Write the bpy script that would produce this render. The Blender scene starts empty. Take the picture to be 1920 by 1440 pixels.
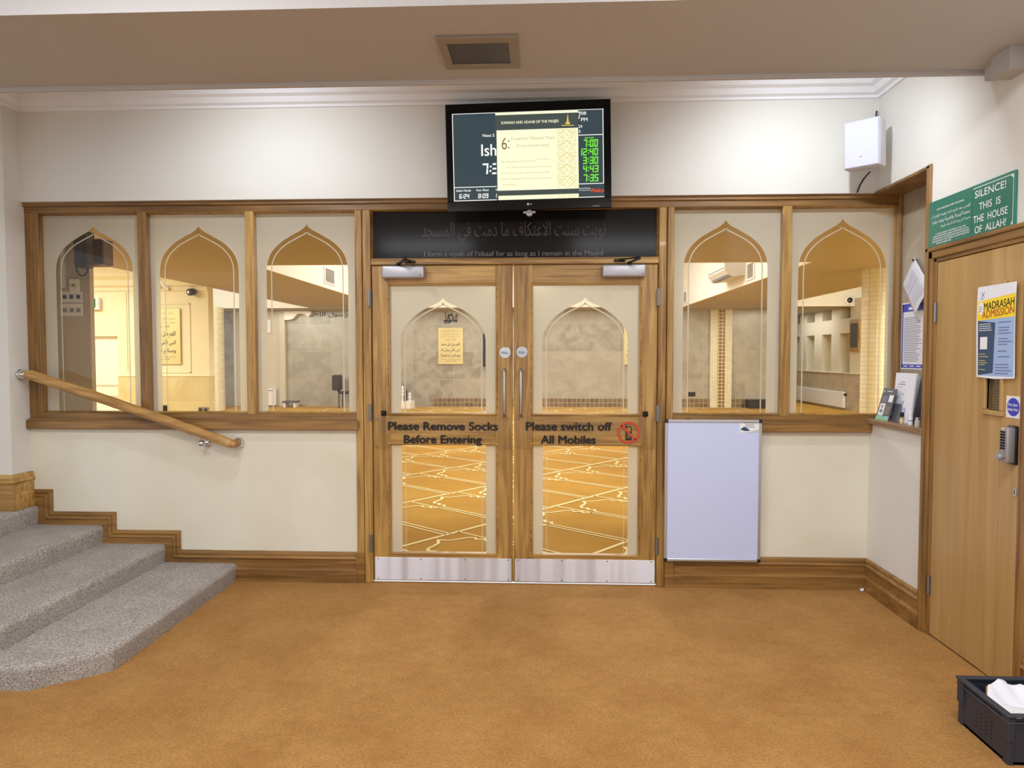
import bpy, bmesh, math, random
from mathutils import Vector, Matrix, Euler
random.seed(7)
S = bpy.context.scene
COL = S.collection
R = math.radians

# ------------------------------------------------------------------ camera, world, lights, exposure
cam = bpy.data.cameras.new('camera')
cam.sensor_width = 36.0
cam.lens = 36.0 * 1301.9 / 1920.0
cam.clip_start = 0.05
co = bpy.data.objects.new('camera', cam)
COL.objects.link(co)
co.location = (0.19, -4.4602, 1.4847)
co.rotation_euler = (R(90 - 2.3278), R(0.0175), R(2.5187))
S.camera = co

S.view_settings.view_transform = 'Standard'
S.view_settings.look = 'None'
S.view_settings.exposure = 0.08
S.view_settings.gamma = 1.0
S.view_settings.use_curve_mapping = False

W = bpy.data.worlds.new('world')
S.world = W
W.use_nodes = True
W.node_tree.nodes['Background'].inputs[0].default_value = (0.88, 0.94, 1.0, 1)
W.node_tree.nodes['Background'].inputs[1].default_value = 1.05  # pale ambient fill for the lobby left open behind the camera


def area(name, loc, rot, sx, sy, power, col=(1, 1, 1), spread=180):
    l = bpy.data.lights.new(name, 'AREA')
    l.shape = 'RECTANGLE'
    l.size, l.size_y, l.energy, l.color = sx, sy, power, col
    l.spread = R(spread)
    o = bpy.data.objects.new(name, l)
    COL.objects.link(o)
    o.location = loc
    o.rotation_euler = rot
    return o


def spot(name, loc, target, power, angle, blend, col=(1, 1, 1), rad=0.04):
    l = bpy.data.lights.new(name, 'SPOT')
    l.energy, l.color, l.spot_size, l.spot_blend, l.shadow_soft_size = power, col, R(angle), blend, rad
    o = bpy.data.objects.new(name, l)
    COL.objects.link(o)
    o.location = loc
    o.rotation_euler = (Vector(target) - Vector(loc)).to_track_quat('-Z', 'Y').to_euler()
    return o


COOL = (0.93, 0.96, 1.0)
# lobby: two downlights behind the beam, strip lamps on the front lobby ceiling
spot('downlight_lamp', (-1.45, -1.04, 3.02), (-1.45, -0.15, 2.15), 41, 150, 1.0, (0.84, 0.91, 1.0))
spot('downlight_lamp', (1.50, -0.98, 3.02), (1.78, -0.20, 2.15), 47, 150, 1.0, (0.84, 0.91, 1.0))
area('strip_lamp', (-1.3, -2.8, 3.08), (0, 0, 0), 1.3, 0.3, 46, COOL)
area('strip_lamp', (1.2, -2.8, 3.08), (0, 0, 0), 1.3, 0.3, 46, COOL)
area('strip_lamp', (-1.5, -5.6, 3.08), (0, 0, 0), 1.3, 0.3, 40, COOL)
area('strip_lamp', (1.3, -5.6, 3.08), (0, 0, 0), 1.3, 0.3, 40, COOL)
# prayer hall
WARM = (1.0, 0.96, 0.80)
area('well_lamp', (0, 10.0, 3.9), (0, 0, 0), 4, 6, 300, (1.0, 0.97, 0.92))
area('well_wall_fill', (-2.3, 10.0, 3.95), (0, R(48), 0), 0.5, 7, 62, (1.0, 0.98, 0.93))  # added fill tilted at the well walls to brighten them
area('well_wall_fill', (2.3, 10.0, 3.95), (0, R(-48), 0), 0.5, 7, 62, (1.0, 0.98, 0.93))  # the same added fill for the opposite well wall
area('near_hall_fill', (-0.1, 3.2, 2.79), (0, 0, 0), 0.6, 0.6, 70, (1.0, 0.96, 0.86))  # added to light near carpet and film, kept behind the transom
area('wing_light', (-8.6, 5.2, 3.25), (0, 0, 0), 2.5, 3.5, 270, WARM)
area('wing_light', (-8.0, 10.6, 3.2), (R(35), 0, 0), 2.0, 1.5, 210, WARM)  # fill tilted to brighten the bulkhead face
area('wing_light', (7.5, 3.6, 3.25), (0, 0, 0), 1.6, 2.0, 300, WARM)
area('wing_light', (7.6, 10.6, 3.2), (R(35), 0, 0), 1.5, 1.5, 150, WARM)  # fill added to brighten the bulkhead on this side too
area('niche_fill', (7.7, 16.8, 2.78), (0, 0, 0), 0.8, 2.5, 30, (1.0, 0.96, 0.86))  # unseen light added to brighten the niche wall
area('far_lamp', (0.0, 15.05, 2.79), (0, 0, 0), 9.0, 0.3, 45, (1.0, 0.97, 0.90))
area('far_lamp', (-6.6, 15.05, 2.79), (0, 0, 0), 2.0, 0.3, 10, (1.0, 0.97, 0.90))


# ------------------------------------------------------------------ colour and materials
def lin(c):
    return tuple(((x / 255) / 12.92 if x / 255 <= 0.04045 else ((x / 255 + 0.055) / 1.055) ** 2.4) for x in c) + (1.0,)


def new_mat(name):
    m = bpy.data.materials.new(name)
    m.use_nodes = True
    nt = m.node_tree
    return m, nt, nt.nodes['Principled BSDF'], nt.nodes['Material Output']


def plain(name, rgb, rough=0.5, metal=0.0, var=0.0, scale=8.0, bump=0.0, bscale=60.0, emit=0.0, rgb2=None, coat=0.0, detail=4.0):
    m, nt, b, out = new_mat(name)
    b.inputs['Roughness'].default_value = rough
    b.inputs['Metallic'].default_value = metal
    if coat:
        b.inputs['Coat Weight'].default_value = coat
    c = lin(rgb)
    b.inputs['Base Color'].default_value = c
    tc = nt.nodes.new('ShaderNodeTexCoord')
    if var or rgb2:
        n = nt.nodes.new('ShaderNodeTexNoise')
        n.inputs['Scale'].default_value = scale
        n.inputs['Detail'].default_value = detail
        nt.links.new(tc.outputs['Object'], n.inputs['Vector'])
        r = nt.nodes.new('ShaderNodeValToRGB')
        r.color_ramp.elements[0].position = 0.32
        r.color_ramp.elements[1].position = 0.68
        c2 = lin(rgb2) if rgb2 else tuple(x * (1 - var) for x in c[:3]) + (1,)
        r.color_ramp.elements[0].color = c2
        r.color_ramp.elements[1].color = c
        nt.links.new(n.outputs['Fac'], r.inputs['Fac'])
        nt.links.new(r.outputs['Color'], b.inputs['Base Color'])
    if bump:
        n2 = nt.nodes.new('ShaderNodeTexNoise')
        n2.inputs['Scale'].default_value = bscale
        n2.inputs['Detail'].default_value = 3
        nt.links.new(tc.outputs['Object'], n2.inputs['Vector'])
        bp = nt.nodes.new('ShaderNodeBump')
        bp.inputs['Strength'].default_value = bump
        bp.inputs['Distance'].default_value = 0.01
        nt.links.new(n2.outputs['Fac'], bp.inputs['Height'])
        nt.links.new(bp.outputs['Normal'], b.inputs['Normal'])
    if emit:
        b.inputs['Emission Color'].default_value = c
        b.inputs['Emission Strength'].default_value = emit
    return m


def wood(name, rgb, dark, axis='Z', rough=0.42, coat=0.15, fine=38.0):
    m, nt, b, out = new_mat(name)
    tc = nt.nodes.new('ShaderNodeTexCoord')
    mp = nt.nodes.new('ShaderNodeMapping')
    sc = {'X': (0.06, 1, 1), 'Y': (1, 0.06, 1), 'Z': (1, 1, 0.06)}[axis]
    mp.inputs['Scale'].default_value = sc
    nt.links.new(tc.outputs['Object'], mp.inputs['Vector'])
    n1 = nt.nodes.new('ShaderNodeTexNoise')
    n1.inputs['Scale'].default_value = fine
    n1.inputs['Detail'].default_value = 5
    n1.inputs['Distortion'].default_value = 0.6
    n2 = nt.nodes.new('ShaderNodeTexNoise')
    n2.inputs['Scale'].default_value = 5.0
    n2.inputs['Detail'].default_value = 3
    nt.links.new(mp.outputs[0], n1.inputs['Vector'])
    nt.links.new(mp.outputs[0], n2.inputs['Vector'])
    mx = nt.nodes.new('ShaderNodeMath')
    mx.operation = 'MULTIPLY_ADD'
    mx.inputs[1].default_value = 0.55
    nt.links.new(n1.outputs['Fac'], mx.inputs[0])
    m2 = nt.nodes.new('ShaderNodeMath')
    m2.operation = 'MULTIPLY'
    m2.inputs[1].default_value = 0.45
    nt.links.new(n2.outputs['Fac'], m2.inputs[0])
    nt.links.new(m2.outputs[0], mx.inputs[2])
    r = nt.nodes.new('ShaderNodeValToRGB')
    r.color_ramp.elements[0].position = 0.36
    r.color_ramp.elements[1].position = 0.62
    r.color_ramp.elements[0].color = lin(dark)
    r.color_ramp.elements[1].color = lin(rgb)
    nt.links.new(mx.outputs[0], r.inputs['Fac'])
    nt.links.new(r.outputs['Color'], b.inputs['Base Color'])
    b.inputs['Roughness'].default_value = rough
    b.inputs['Coat Weight'].default_value = coat
    bp = nt.nodes.new('ShaderNodeBump')
    bp.inputs['Strength'].default_value = 0.06
    bp.inputs['Distance'].default_value = 0.01
    nt.links.new(n1.outputs['Fac'], bp.inputs['Height'])
    nt.links.new(bp.outputs['Normal'], b.inputs['Normal'])
    return m


def glass_mat(name, tint=(1, 1, 1), refl=1.3):
    m, nt, b, out = new_mat(name)
    nt.nodes.remove(b)
    t = nt.nodes.new('ShaderNodeBsdfTransparent')
    t.inputs[0].default_value = tint + (1,)
    g = nt.nodes.new('ShaderNodeBsdfGlossy')
    g.inputs['Roughness'].default_value = 0.02
    f = nt.nodes.new('ShaderNodeFresnel')
    f.inputs['IOR'].default_value = refl
    mx = nt.nodes.new('ShaderNodeMixShader')
    nt.links.new(f.outputs[0], mx.inputs[0])
    nt.links.new(t.outputs[0], mx.inputs[1])
    nt.links.new(g.outputs[0], mx.inputs[2])
    nt.links.new(mx.outputs[0], out.inputs[0])
    return m


def frost_mat(name, rgb, refr=0.36):
    m, nt, b, out = new_mat(name)
    nt.nodes.remove(b)
    d = nt.nodes.new('ShaderNodeBsdfDiffuse')
    d.inputs[0].default_value = lin(rgb)
    t = nt.nodes.new('ShaderNodeBsdfTranslucent')
    t.inputs[0].default_value = lin(rgb)
    r = nt.nodes.new('ShaderNodeBsdfRefraction')
    r.inputs['Color'].default_value = lin(rgb)
    r.inputs['Roughness'].default_value = 0.55
    r.inputs['IOR'].default_value = 1.25
    m1 = nt.nodes.new('ShaderNodeMixShader')
    m1.inputs[0].default_value = 0.3
    nt.links.new(d.outputs[0], m1.inputs[1])
    nt.links.new(t.outputs[0], m1.inputs[2])
    mx = nt.nodes.new('ShaderNodeMixShader')
    mx.inputs[0].default_value = refr
    nt.links.new(m1.outputs[0], mx.inputs[1])
    nt.links.new(r.outputs[0], mx.inputs[2])
    nt.links.new(mx.outputs[0], out.inputs[0])
    return m


def emit_mat(name, rgb, strength=1.0):
    m, nt, b, out = new_mat(name)
    nt.nodes.remove(b)
    e = nt.nodes.new('ShaderNodeEmission')
    e.inputs[0].default_value = lin(rgb)
    e.inputs[1].default_value = strength
    nt.links.new(e.outputs[0], out.inputs[0])
    return m


def tile_mat(name, rgbs, mortar, sx, sz, axis='XZ', rough=0.35, msize=0.03):
    """small mosaic tiles: brick texture over two object axes"""
    m, nt, b, out = new_mat(name)
    tc = nt.nodes.new('ShaderNodeTexCoord')
    sp = nt.nodes.new('ShaderNodeSeparateXYZ')
    cb = nt.nodes.new('ShaderNodeCombineXYZ')
    nt.links.new(tc.outputs['Object'], sp.inputs[0])
    nt.links.new(sp.outputs[axis[0]], cb.inputs[0])
    nt.links.new(sp.outputs[axis[1]], cb.inputs[1])
    br = nt.nodes.new('ShaderNodeTexBrick')
    br.offset = 0.0
    br.inputs['Scale'].default_value = 1.0
    br.inputs['Brick Width'].default_value = sx
    br.inputs['Row Height'].default_value = sz
    br.inputs['Mortar Size'].default_value = msize * sz
    br.inputs['Color1'].default_value = lin(rgbs[0])
    br.inputs['Color2'].default_value = lin(rgbs[1])
    br.inputs['Mortar'].default_value = lin(mortar)
    nt.links.new(cb.outputs[0], br.inputs['Vector'])
    nt.links.new(br.outputs['Color'], b.inputs['Base Color'])
    b.inputs['Roughness'].default_value = rough
    return m


def marble_mat(name, rgb, rgb2, rgb3, axis='XZ', w=1.2, h=0.8):
    m, nt, b, out = new_mat(name)
    tc = nt.nodes.new('ShaderNodeTexCoord')
    sp = nt.nodes.new('ShaderNodeSeparateXYZ')
    cb = nt.nodes.new('ShaderNodeCombineXYZ')
    nt.links.new(tc.outputs['Object'], sp.inputs[0])
    nt.links.new(sp.outputs[axis[0]], cb.inputs[0])
    nt.links.new(sp.outputs[axis[1]], cb.inputs[1])
    br = nt.nodes.new('ShaderNodeTexBrick')
    br.offset = 0.0
    br.inputs['Scale'].default_value = 1.0
    br.inputs['Brick Width'].default_value = w
    br.inputs['Row Height'].default_value = h
    br.inputs['Mortar Size'].default_value = 0.006
    br.inputs['Color1'].default_value = lin(rgb)
    br.inputs['Color2'].default_value = lin(rgb2)
    br.inputs['Mortar'].default_value = lin(rgb3)
    nt.links.new(cb.outputs[0], br.inputs['Vector'])
    n = nt.nodes.new('ShaderNodeTexNoise')
    n.inputs['Scale'].default_value = 3.4
    n.inputs['Detail'].default_value = 7
    n.inputs['Distortion'].default_value = 0.5
    nt.links.new(tc.outputs['Object'], n.inputs['Vector'])
    r = nt.nodes.new('ShaderNodeValToRGB')
    r.color_ramp.elements[0].position = 0.4
    r.color_ramp.elements[1].position = 0.65
    r.color_ramp.elements[0].color = (0, 0, 0, 1)
    r.color_ramp.elements[1].color = (0.7, 0.7, 0.7, 1)
    nt.links.new(n.outputs['Fac'], r.inputs['Fac'])
    mx = nt.nodes.new('ShaderNodeMix')
    mx.data_type = 'RGBA'
    nt.links.new(r.outputs['Color'], mx.inputs['Factor'])
    nt.links.new(br.outputs['Color'], mx.inputs['A'])
    mx.inputs['B'].default_value = lin(rgb3)
    nt.links.new(mx.outputs['Result'], b.inputs['Base Color'])
    b.inputs['Roughness'].default_value = 0.3
    return m


def brushed(name, rgb, rough=0.42):
    m, nt, b, out = new_mat(name)
    b.inputs['Base Color'].default_value = lin(rgb)
    b.inputs['Metallic'].default_value = 1.0
    b.inputs['Roughness'].default_value = rough
    b.inputs['Anisotropic'].default_value = 0.9
    b.inputs['Anisotropic Rotation'].default_value = 0.25
    t = nt.nodes.new('ShaderNodeTangent')
    t.direction_type = 'UV_MAP'
    nt.links.new(t.outputs[0], b.inputs['Tangent'])
    tc = nt.nodes.new('ShaderNodeTexCoord')
    mp = nt.nodes.new('ShaderNodeMapping')
    mp.inputs['Scale'].default_value = (1.6, 1, 0.15)
    n = nt.nodes.new('ShaderNodeTexNoise')
    n.inputs['Scale'].default_value = 2.0
    nt.links.new(tc.outputs['Object'], mp.inputs['Vector'])
    nt.links.new(mp.outputs[0], n.inputs['Vector'])
    bp = nt.nodes.new('ShaderNodeBump')
    bp.inputs['Strength'].default_value = 1.0
    bp.inputs['Distance'].default_value = 0.05
    nt.links.new(n.outputs['Fac'], bp.inputs['Height'])
    nt.links.new(bp.outputs['Normal'], b.inputs['Normal'])
    return m


def plate_uv(o):
    uv = o.data.uv_layers.new(name='UVMap')
    for l in o.data.loops:
        v = o.data.vertices[l.vertex_index].co
        uv.data[l.index].uv = (v.x, v.z)
    return o


M = {}
M['wall'] = plain('wall_paint', (228, 225, 217), 0.75, var=0.04, scale=1.4, bump=0.05, bscale=40)
M['wall_low'] = plain('lower_wall_plaster', (230, 225, 208), 0.7, rgb2=(222, 214, 193), scale=2.0, bump=0.08, bscale=30)
M['soffit'] = plain('shaded_soffit_paint', (190, 187, 186), 0.8, var=0.03, scale=2)  # white paint greyed: shade of the underside is put into the colour
M['ceil'] = plain('ceiling_paint', (232, 232, 232), 0.8, var=0.02)
M['cornice'] = plain('cornice_plaster', (240, 241, 244), 0.7, var=0.03)
for ax in 'XYZ':
    M['oak' + ax] = wood('honey_oak_' + ax.lower(), (200, 158, 88), (124, 85, 36), ax)
    M['pine' + ax] = wood('pine_and_shaded_oak_' + ax.lower(), (160, 118, 61), (102, 70, 32), ax)  # deeper tone; on window frames and head it carries their shade
M['ply'] = wood('pale_veneer', (190, 154, 98), (168, 130, 74), 'Z', rough=0.45, fine=14)
M['rail'] = wood('hazel_pole', (204, 160, 94), (136, 92, 44), 'X', rough=0.35, coat=0.3, fine=20)
M['carpet'] = plain('lobby_carpet', (194, 143, 79), 0.95, rgb2=(179, 127, 64), scale=3.2, bump=0.8, bscale=300, detail=9)


def speckle(m, specs):
    nt = m.node_tree
    b = nt.nodes['Principled BSDF']
    src = b.inputs['Base Color'].links[0].from_socket
    tc = nt.nodes.new('ShaderNodeTexCoord')
    for sc, lo, hi in specs:
        n = nt.nodes.new('ShaderNodeTexNoise')
        n.inputs['Scale'].default_value = sc
        n.inputs['Detail'].default_value = 4
        nt.links.new(tc.outputs['Object'], n.inputs['Vector'])
        r = nt.nodes.new('ShaderNodeMapRange')
        r.inputs['From Min'].default_value = 0.3
        r.inputs['From Max'].default_value = 0.7
        r.inputs['To Min'].default_value = lo
        r.inputs['To Max'].default_value = hi
        nt.links.new(n.outputs['Fac'], r.inputs['Value'])
        mx = nt.nodes.new('ShaderNodeMix')
        mx.data_type = 'RGBA'
        mx.blend_type = 'MULTIPLY'
        mx.inputs['Factor'].default_value = 1.0
        nt.links.new(src, mx.inputs['A'])
        nt.links.new(r.outputs['Result'], mx.inputs['B'])
        src = mx.outputs['Result']
    nt.links.new(src, b.inputs['Base Color'])


speckle(M['carpet'], ((18, 0.92, 1.08), (90, 0.80, 1.2)))
M['stair'] = plain('grey_carpet', (214, 206, 198), 0.95, rgb2=(134, 128, 123), scale=130, bump=0.8, bscale=260, detail=3)
M['silver'] = plain('brushed_steel', (196, 196, 200), 0.36, 1.0, var=0.1, scale=3)
M['closer'] = plain('silver_lacquer', (176, 174, 178), 0.38, 0.6)
M['chrome'] = plain('chrome', (220, 220, 222), 0.08, 1.0)
M['alu'] = plain('aluminium', (200, 202, 206), 0.35, 0.8)
M['dark_metal'] = plain('dark_metal', (46, 42, 40), 0.4, 0.7)
M['hinge'] = plain('dull_steel', (150, 146, 140), 0.45, 0.9)
M['black'] = plain('black_plastic', (26, 26, 28), 0.35)
M['blackgloss'] = plain('piano_black', (14, 15, 17), 0.14)
M['blackgloss'].node_tree.nodes['Principled BSDF'].inputs['Specular IOR Level'].default_value = 0.3
M['crate'] = plain('black_crate_plastic', (48, 53, 66), 0.42, bump=0.05, bscale=60)
M['ink'] = plain('black_vinyl', (16, 11, 10), 0.6)
M['white'] = plain('white_plastic', (232, 232, 236), 0.4)
M['paper'] = plain('white_paper', (234, 234, 242), 0.7)
M['spk'] = plain('loudspeaker_shell', (222, 222, 230), 0.5)
M['spkgrille'] = plain('loudspeaker_cloth', (206, 206, 224), 0.6)
M['board'] = plain('whiteboard_enamel', (204, 214, 250), 0.25, coat=0.2)
M['brushed'] = brushed('brushed_kick_plate', (226, 226, 234))
speckle(M['stair'], ((6, 0.9, 1.1),))
speckle(M['wall_low'], ((1.1, 0.95, 1.04),))
M['glass'] = glass_mat('clear_glass')
M['frost'] = frost_mat('frosted_film', (227, 225, 211))
M['acrylic'] = glass_mat('clear_acrylic', (0.985, 0.985, 0.975), 1.14)
M['transom'] = plain('dark_transom_glass', (30, 28, 28), 0.12)
M['transom'].node_tree.nodes['Principled BSDF'].inputs['Specular IOR Level'].default_value = 0.16
M['etched'] = plain('etched_lettering', (70, 67, 66), 0.6)
M['etched_pale'] = plain('pale_etched_lettering', (112, 108, 105), 0.6)
M['green'] = plain('green_enamel', (38, 118, 98), 0.3)
M['white_ink'] = plain('white_vinyl', (240, 240, 240), 0.5)
M['red'] = plain('red_vinyl', (200, 66, 34), 0.5)
M['gold'] = plain('gold_panel', (234, 222, 166), 0.35, 0.2, var=0.15, scale=1.5)
M['blue'] = plain('blue_ink', (52, 62, 190), 0.5)
M['navy'] = plain('navy_ink', (42, 72, 108), 0.5)
M['sky'] = plain('pale_blue_ink', (158, 184, 228), 0.5)
M['yellow'] = plain('yellow_ink', (250, 216, 40), 0.5)
M['brown_ink'] = plain('russet_ink', (176, 84, 34), 0.5)
M['grey_ink'] = plain('grey_ink', (140, 142, 168), 0.6)
M['slate'] = plain('slate_ink', (84, 88, 98), 0.5)
M['mint'] = plain('mint_ink', (138, 196, 158), 0.5)
M['hall_wall'] = plain('hall_cream_paint', (236, 231, 203), 0.7, var=0.03, scale=2)
M['hall_white'] = plain('hall_white_paint', (236, 234, 228), 0.7)
M['hall_soffit'] = plain('hall_shaded_soffit', (172, 160, 138), 0.8)  # white paint browned: shade and carpet bounce put into the colour
M['marble'] = marble_mat('hall_marble_tiles', (172, 166, 155), (146, 139, 128), (186, 181, 170))
M['marble_y'] = marble_mat('cream_marble_tiles', (214, 200, 150), (204, 188, 140), (224, 214, 170), w=0.9, h=0.6)
M['marble_r'] = marble_mat('side_marble_tiles', (186, 170, 146), (172, 154, 130), (200, 188, 164), axis='YZ', w=0.9, h=0.55)
M['mosaic'] = tile_mat('cream_mosaic', ((238, 235, 212), (228, 223, 196)), (210, 204, 178), 0.07, 0.07, msize=0.07)
M['mosaic_b'] = tile_mat('brown_mosaic', ((140, 116, 84), (112, 92, 66)), (190, 178, 152), 0.13, 0.125, msize=0.05)
M['mosaic_s'] = tile_mat('brown_strip_mosaic', ((128, 92, 48), (144, 108, 62)), (224, 210, 160), 0.1, 0.1, msize=0.1)
M['hall_carpet'] = plain('prayer_carpet', (194, 150, 58), 0.95, rgb2=(176, 131, 42), scale=1.3, bump=0.3, bscale=120)
M['cream_pile'] = plain('cream_carpet_line', (250, 236, 180), 0.95)
M['leather'] = plain('dark_brown_vinyl', (58, 42, 32), 0.5)


# ------------------------------------------------------------------ object helpers
WM = {}


def xf(o):
    return WM.get(o.name, Matrix.Identity(4))


def empty(name, loc, rot=None, mode='XYZ'):
    o = bpy.data.objects.new(name, None)
    COL.objects.link(o)
    o.empty_display_size = 0.05
    o.location = loc
    m = Matrix.Translation(Vector(loc))
    if rot:
        o.rotation_mode = mode
        o.rotation_euler = rot
        m = m @ Euler(rot, mode).to_matrix().to_4x4()
    WM[o.name] = m
    return o


def tag(o, label=None, cat=None, group=None, kind=None):
    if label:
        o['label'] = label
    if cat:
        o['category'] = cat
    if group:
        o['group'] = group
    if kind:
        o['kind'] = kind
    return o


def thing(name, loc, label, cat, group=None, rot=None, mode='XYZ'):
    return tag(empty(name, loc, rot, mode), label, cat, group)


def obj(name, bm, mats, parent=None, local=False, smooth=False):
    if not isinstance(mats, (list, tuple)):
        mats = [mats]
    if parent is not None and not local:
        bm.transform(xf(parent).inverted())
    bmesh.ops.recalc_face_normals(bm, faces=bm.faces)
    me = bpy.data.meshes.new(name)
    bm.to_mesh(me)
    bm.free()
    for mm in mats:
        me.materials.append(M[mm] if isinstance(mm, str) else mm)
    if smooth:
        me.polygons.foreach_set('use_smooth', [True] * len(me.polygons))
        me.set_sharp_from_angle(angle=R(40))
    o = bpy.data.objects.new(name, me)
    COL.objects.link(o)
    if parent is not None:
        o.parent = parent
        WM[o.name] = xf(parent)
    return o


def struct(name, bm, mats, parent=None, smooth=False):
    o = obj(name, bm, mats, parent, smooth=smooth)
    if parent is None:
        o['kind'] = 'structure'
    return o


def solo(name, bm, mats, label, cat, group=None, smooth=False):
    """a thing that is one mesh: its origin is put at its base"""
    xs = [v.co for v in bm.verts]
    c = Vector((sum(v.x for v in xs) / len(xs), sum(v.y for v in xs) / len(xs), min(v.z for v in xs)))
    bm.transform(Matrix.Translation(-c))
    o = obj(name, bm, mats, smooth=smooth)
    o.location = c
    return tag(o, label, cat, group)


def nb():
    return bmesh.new()


def box(bm, x0, x1, y0, y1, z0, z1, bev=0.0, mi=0, seg=1):
    r = bmesh.ops.create_cube(bm, size=1.0)
    vs = r['verts']
    for v in vs:
        v.co = Vector((x0 + (v.co.x + 0.5) * (x1 - x0), y0 + (v.co.y + 0.5) * (y1 - y0), z0 + (v.co.z + 0.5) * (z1 - z0)))
    fs = set(f for v in vs for f in v.link_faces)
    for f in fs:
        f.material_index = mi
    if bev:
        es = list(set(e for v in vs for e in v.link_edges))
        g = bmesh.ops.bevel(bm, geom=es, offset=bev, segments=seg, affect='EDGES', profile=0.5)
        for f in g['faces']:
            f.material_index = mi
    return bm


def bx(*a, **k):
    return box(nb(), *a, **k)


def quad(bm, pts, mi=0):
    f = bm.faces.new([bm.verts.new(Vector(p)) for p in pts])
    f.material_index = mi
    return f


def frame_to(v):
    v = Vector(v).normalized()
    a = Vector((0, 0, 1)) if abs(v.z) < 0.9 else Vector((1, 0, 0))
    x = a.cross(v).normalized()
    return x, v.cross(x)


def tube(bm, pts, r, n=12, mi=0, cap=True, radii=None):
    pts = [Vector(p) for p in pts]
    rings = []
    px = None
    for i, p in enumerate(pts):
        d = (pts[min(i + 1, len(pts) - 1)] - pts[max(i - 1, 0)]).normalized()
        if px is None:
            x, y = frame_to(d)
        else:
            x = (px - d * px.dot(d)).normalized()
            y = d.cross(x)
        px = x
        rr = radii[i] if radii else r
        rings.append([bm.verts.new(p + (x * math.cos(t) + y * math.sin(t)) * rr) for t in (2 * math.pi * k / n for k in range(n))])
    for a, b in zip(rings, rings[1:]):
        for k in range(n):
            f = bm.faces.new((a[k], a[(k + 1) % n], b[(k + 1) % n], b[k]))
            f.material_index = mi
    if cap:
        bm.faces.new(rings[0][::-1]).material_index = mi
        bm.faces.new(rings[-1]).material_index = mi
    return bm


def lathe(bm, prof, center, axis=(0, 0, 1), n=20, mi=0):
    """prof: (radius, height) along the axis from center"""
    ax = Vector(axis).normalized()
    x, y = frame_to(ax)
    c = Vector(center)
    rings = []
    for r, h in prof:
        rings.append([bm.verts.new(c + ax * h + (x * math.cos(t) + y * math.sin(t)) * max(r, 1e-4)) for t in (2 * math.pi * k / n for k in range(n))])
    for a, b in zip(rings, rings[1:]):
        for k in range(n):
            bm.faces.new((a[k], a[(k + 1) % n], b[(k + 1) % n], b[k])).material_index = mi
    bm.faces.new(rings[0][::-1]).material_index = mi
    bm.faces.new(rings[-1]).material_index = mi
    return bm


def sweep(bm, pts, prof, n, mi=0, cap=True):
    """sweep profile (a: in-plane offset to the side of travel, b: along n) with mitres"""
    pts = [Vector(p) for p in pts]
    n = Vector(n).normalized()
    rings = []
    for i, p in enumerate(pts):
        ds = []
        if i > 0:
            ds.append((pts[i] - pts[i - 1]).normalized())
        if i < len(pts) - 1:
            ds.append((pts[i + 1] - pts[i]).normalized())
        ss = [n.cross(d).normalized() for d in ds]
        m = sum(ss, Vector()) / len(ss)
        if len(ss) == 2:
            m = m / max(m.length_squared, 1e-6)
        rings.append([bm.verts.new(p + m * a + n * b) for a, b in prof])
    k = len(prof)
    for A, B in zip(rings, rings[1:]):
        for j in range(k):
            bm.faces.new((A[j], A[(j + 1) % k], B[(j + 1) % k], B[j])).material_index = mi
    if cap:
        bm.faces.new(rings[0][::-1]).material_index = mi
        bm.faces.new(rings[-1]).material_index = mi
    return bm


def ribbon(bm, pts, w, n, mi=0, closed=False):
    """flat line of width w along pts, lying in the plane with normal n"""
    pts = [Vector(p) for p in pts]
    n = Vector(n).normalized()
    N = len(pts)
    L = []
    for i, p in enumerate(pts):
        a = pts[(i - 1) % N] if (closed or i > 0) else None
        b = pts[(i + 1) % N] if (closed or i < N - 1) else None
        ds = []
        if a is not None and (p - a).length > 1e-7:
            ds.append((p - a).normalized())
        if b is not None and (b - p).length > 1e-7:
            ds.append((b - p).normalized())
        ss = [n.cross(d).normalized() for d in ds]
        m = sum(ss, Vector()) / len(ss)
        m = m / max(m.length_squared, 0.25)
        L.append((bm.verts.new(p + m * w / 2), bm.verts.new(p - m * w / 2)))
    for i in range(N if closed else N - 1):
        a, b = L[i], L[(i + 1) % N]
        bm.faces.new((a[0], b[0], b[1], a[1])).material_index = mi
    return bm


# planes to write on: origin, right, up
def PL(o, r, u):
    r, u = Vector(r), Vector(u)
    return Vector(o), r, u, r.cross(u)


def on(pl, x, y, e=0.0):
    return pl[0] + pl[1] * x + pl[2] * y + pl[3] * e


def rect(bm, pl, x0, x1, y0, y1, e=0.0, mi=0):
    return quad(bm, [on(pl, x0, y0, e), on(pl, x1, y0, e), on(pl, x1, y1, e), on(pl, x0, y1, e)], mi)


def poly(bm, pl, pts, e=0.0, mi=0):
    return quad(bm, [on(pl, x, y, e) for x, y in pts], mi)


def disc(bm, pl, x, y, r, e=0.0, mi=0, n=32, ry=None):
    return poly(bm, pl, [(x + r * math.cos(2 * math.pi * k / n), y + (ry or r) * math.sin(2 * math.pi * k / n)) for k in range(n)], e, mi)


def line(bm, pl, pts, w, e=0.0, mi=0, closed=False):
    return ribbon(bm, [on(pl, x, y, e) for x, y in pts], w, pl[3], mi, closed)


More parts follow.
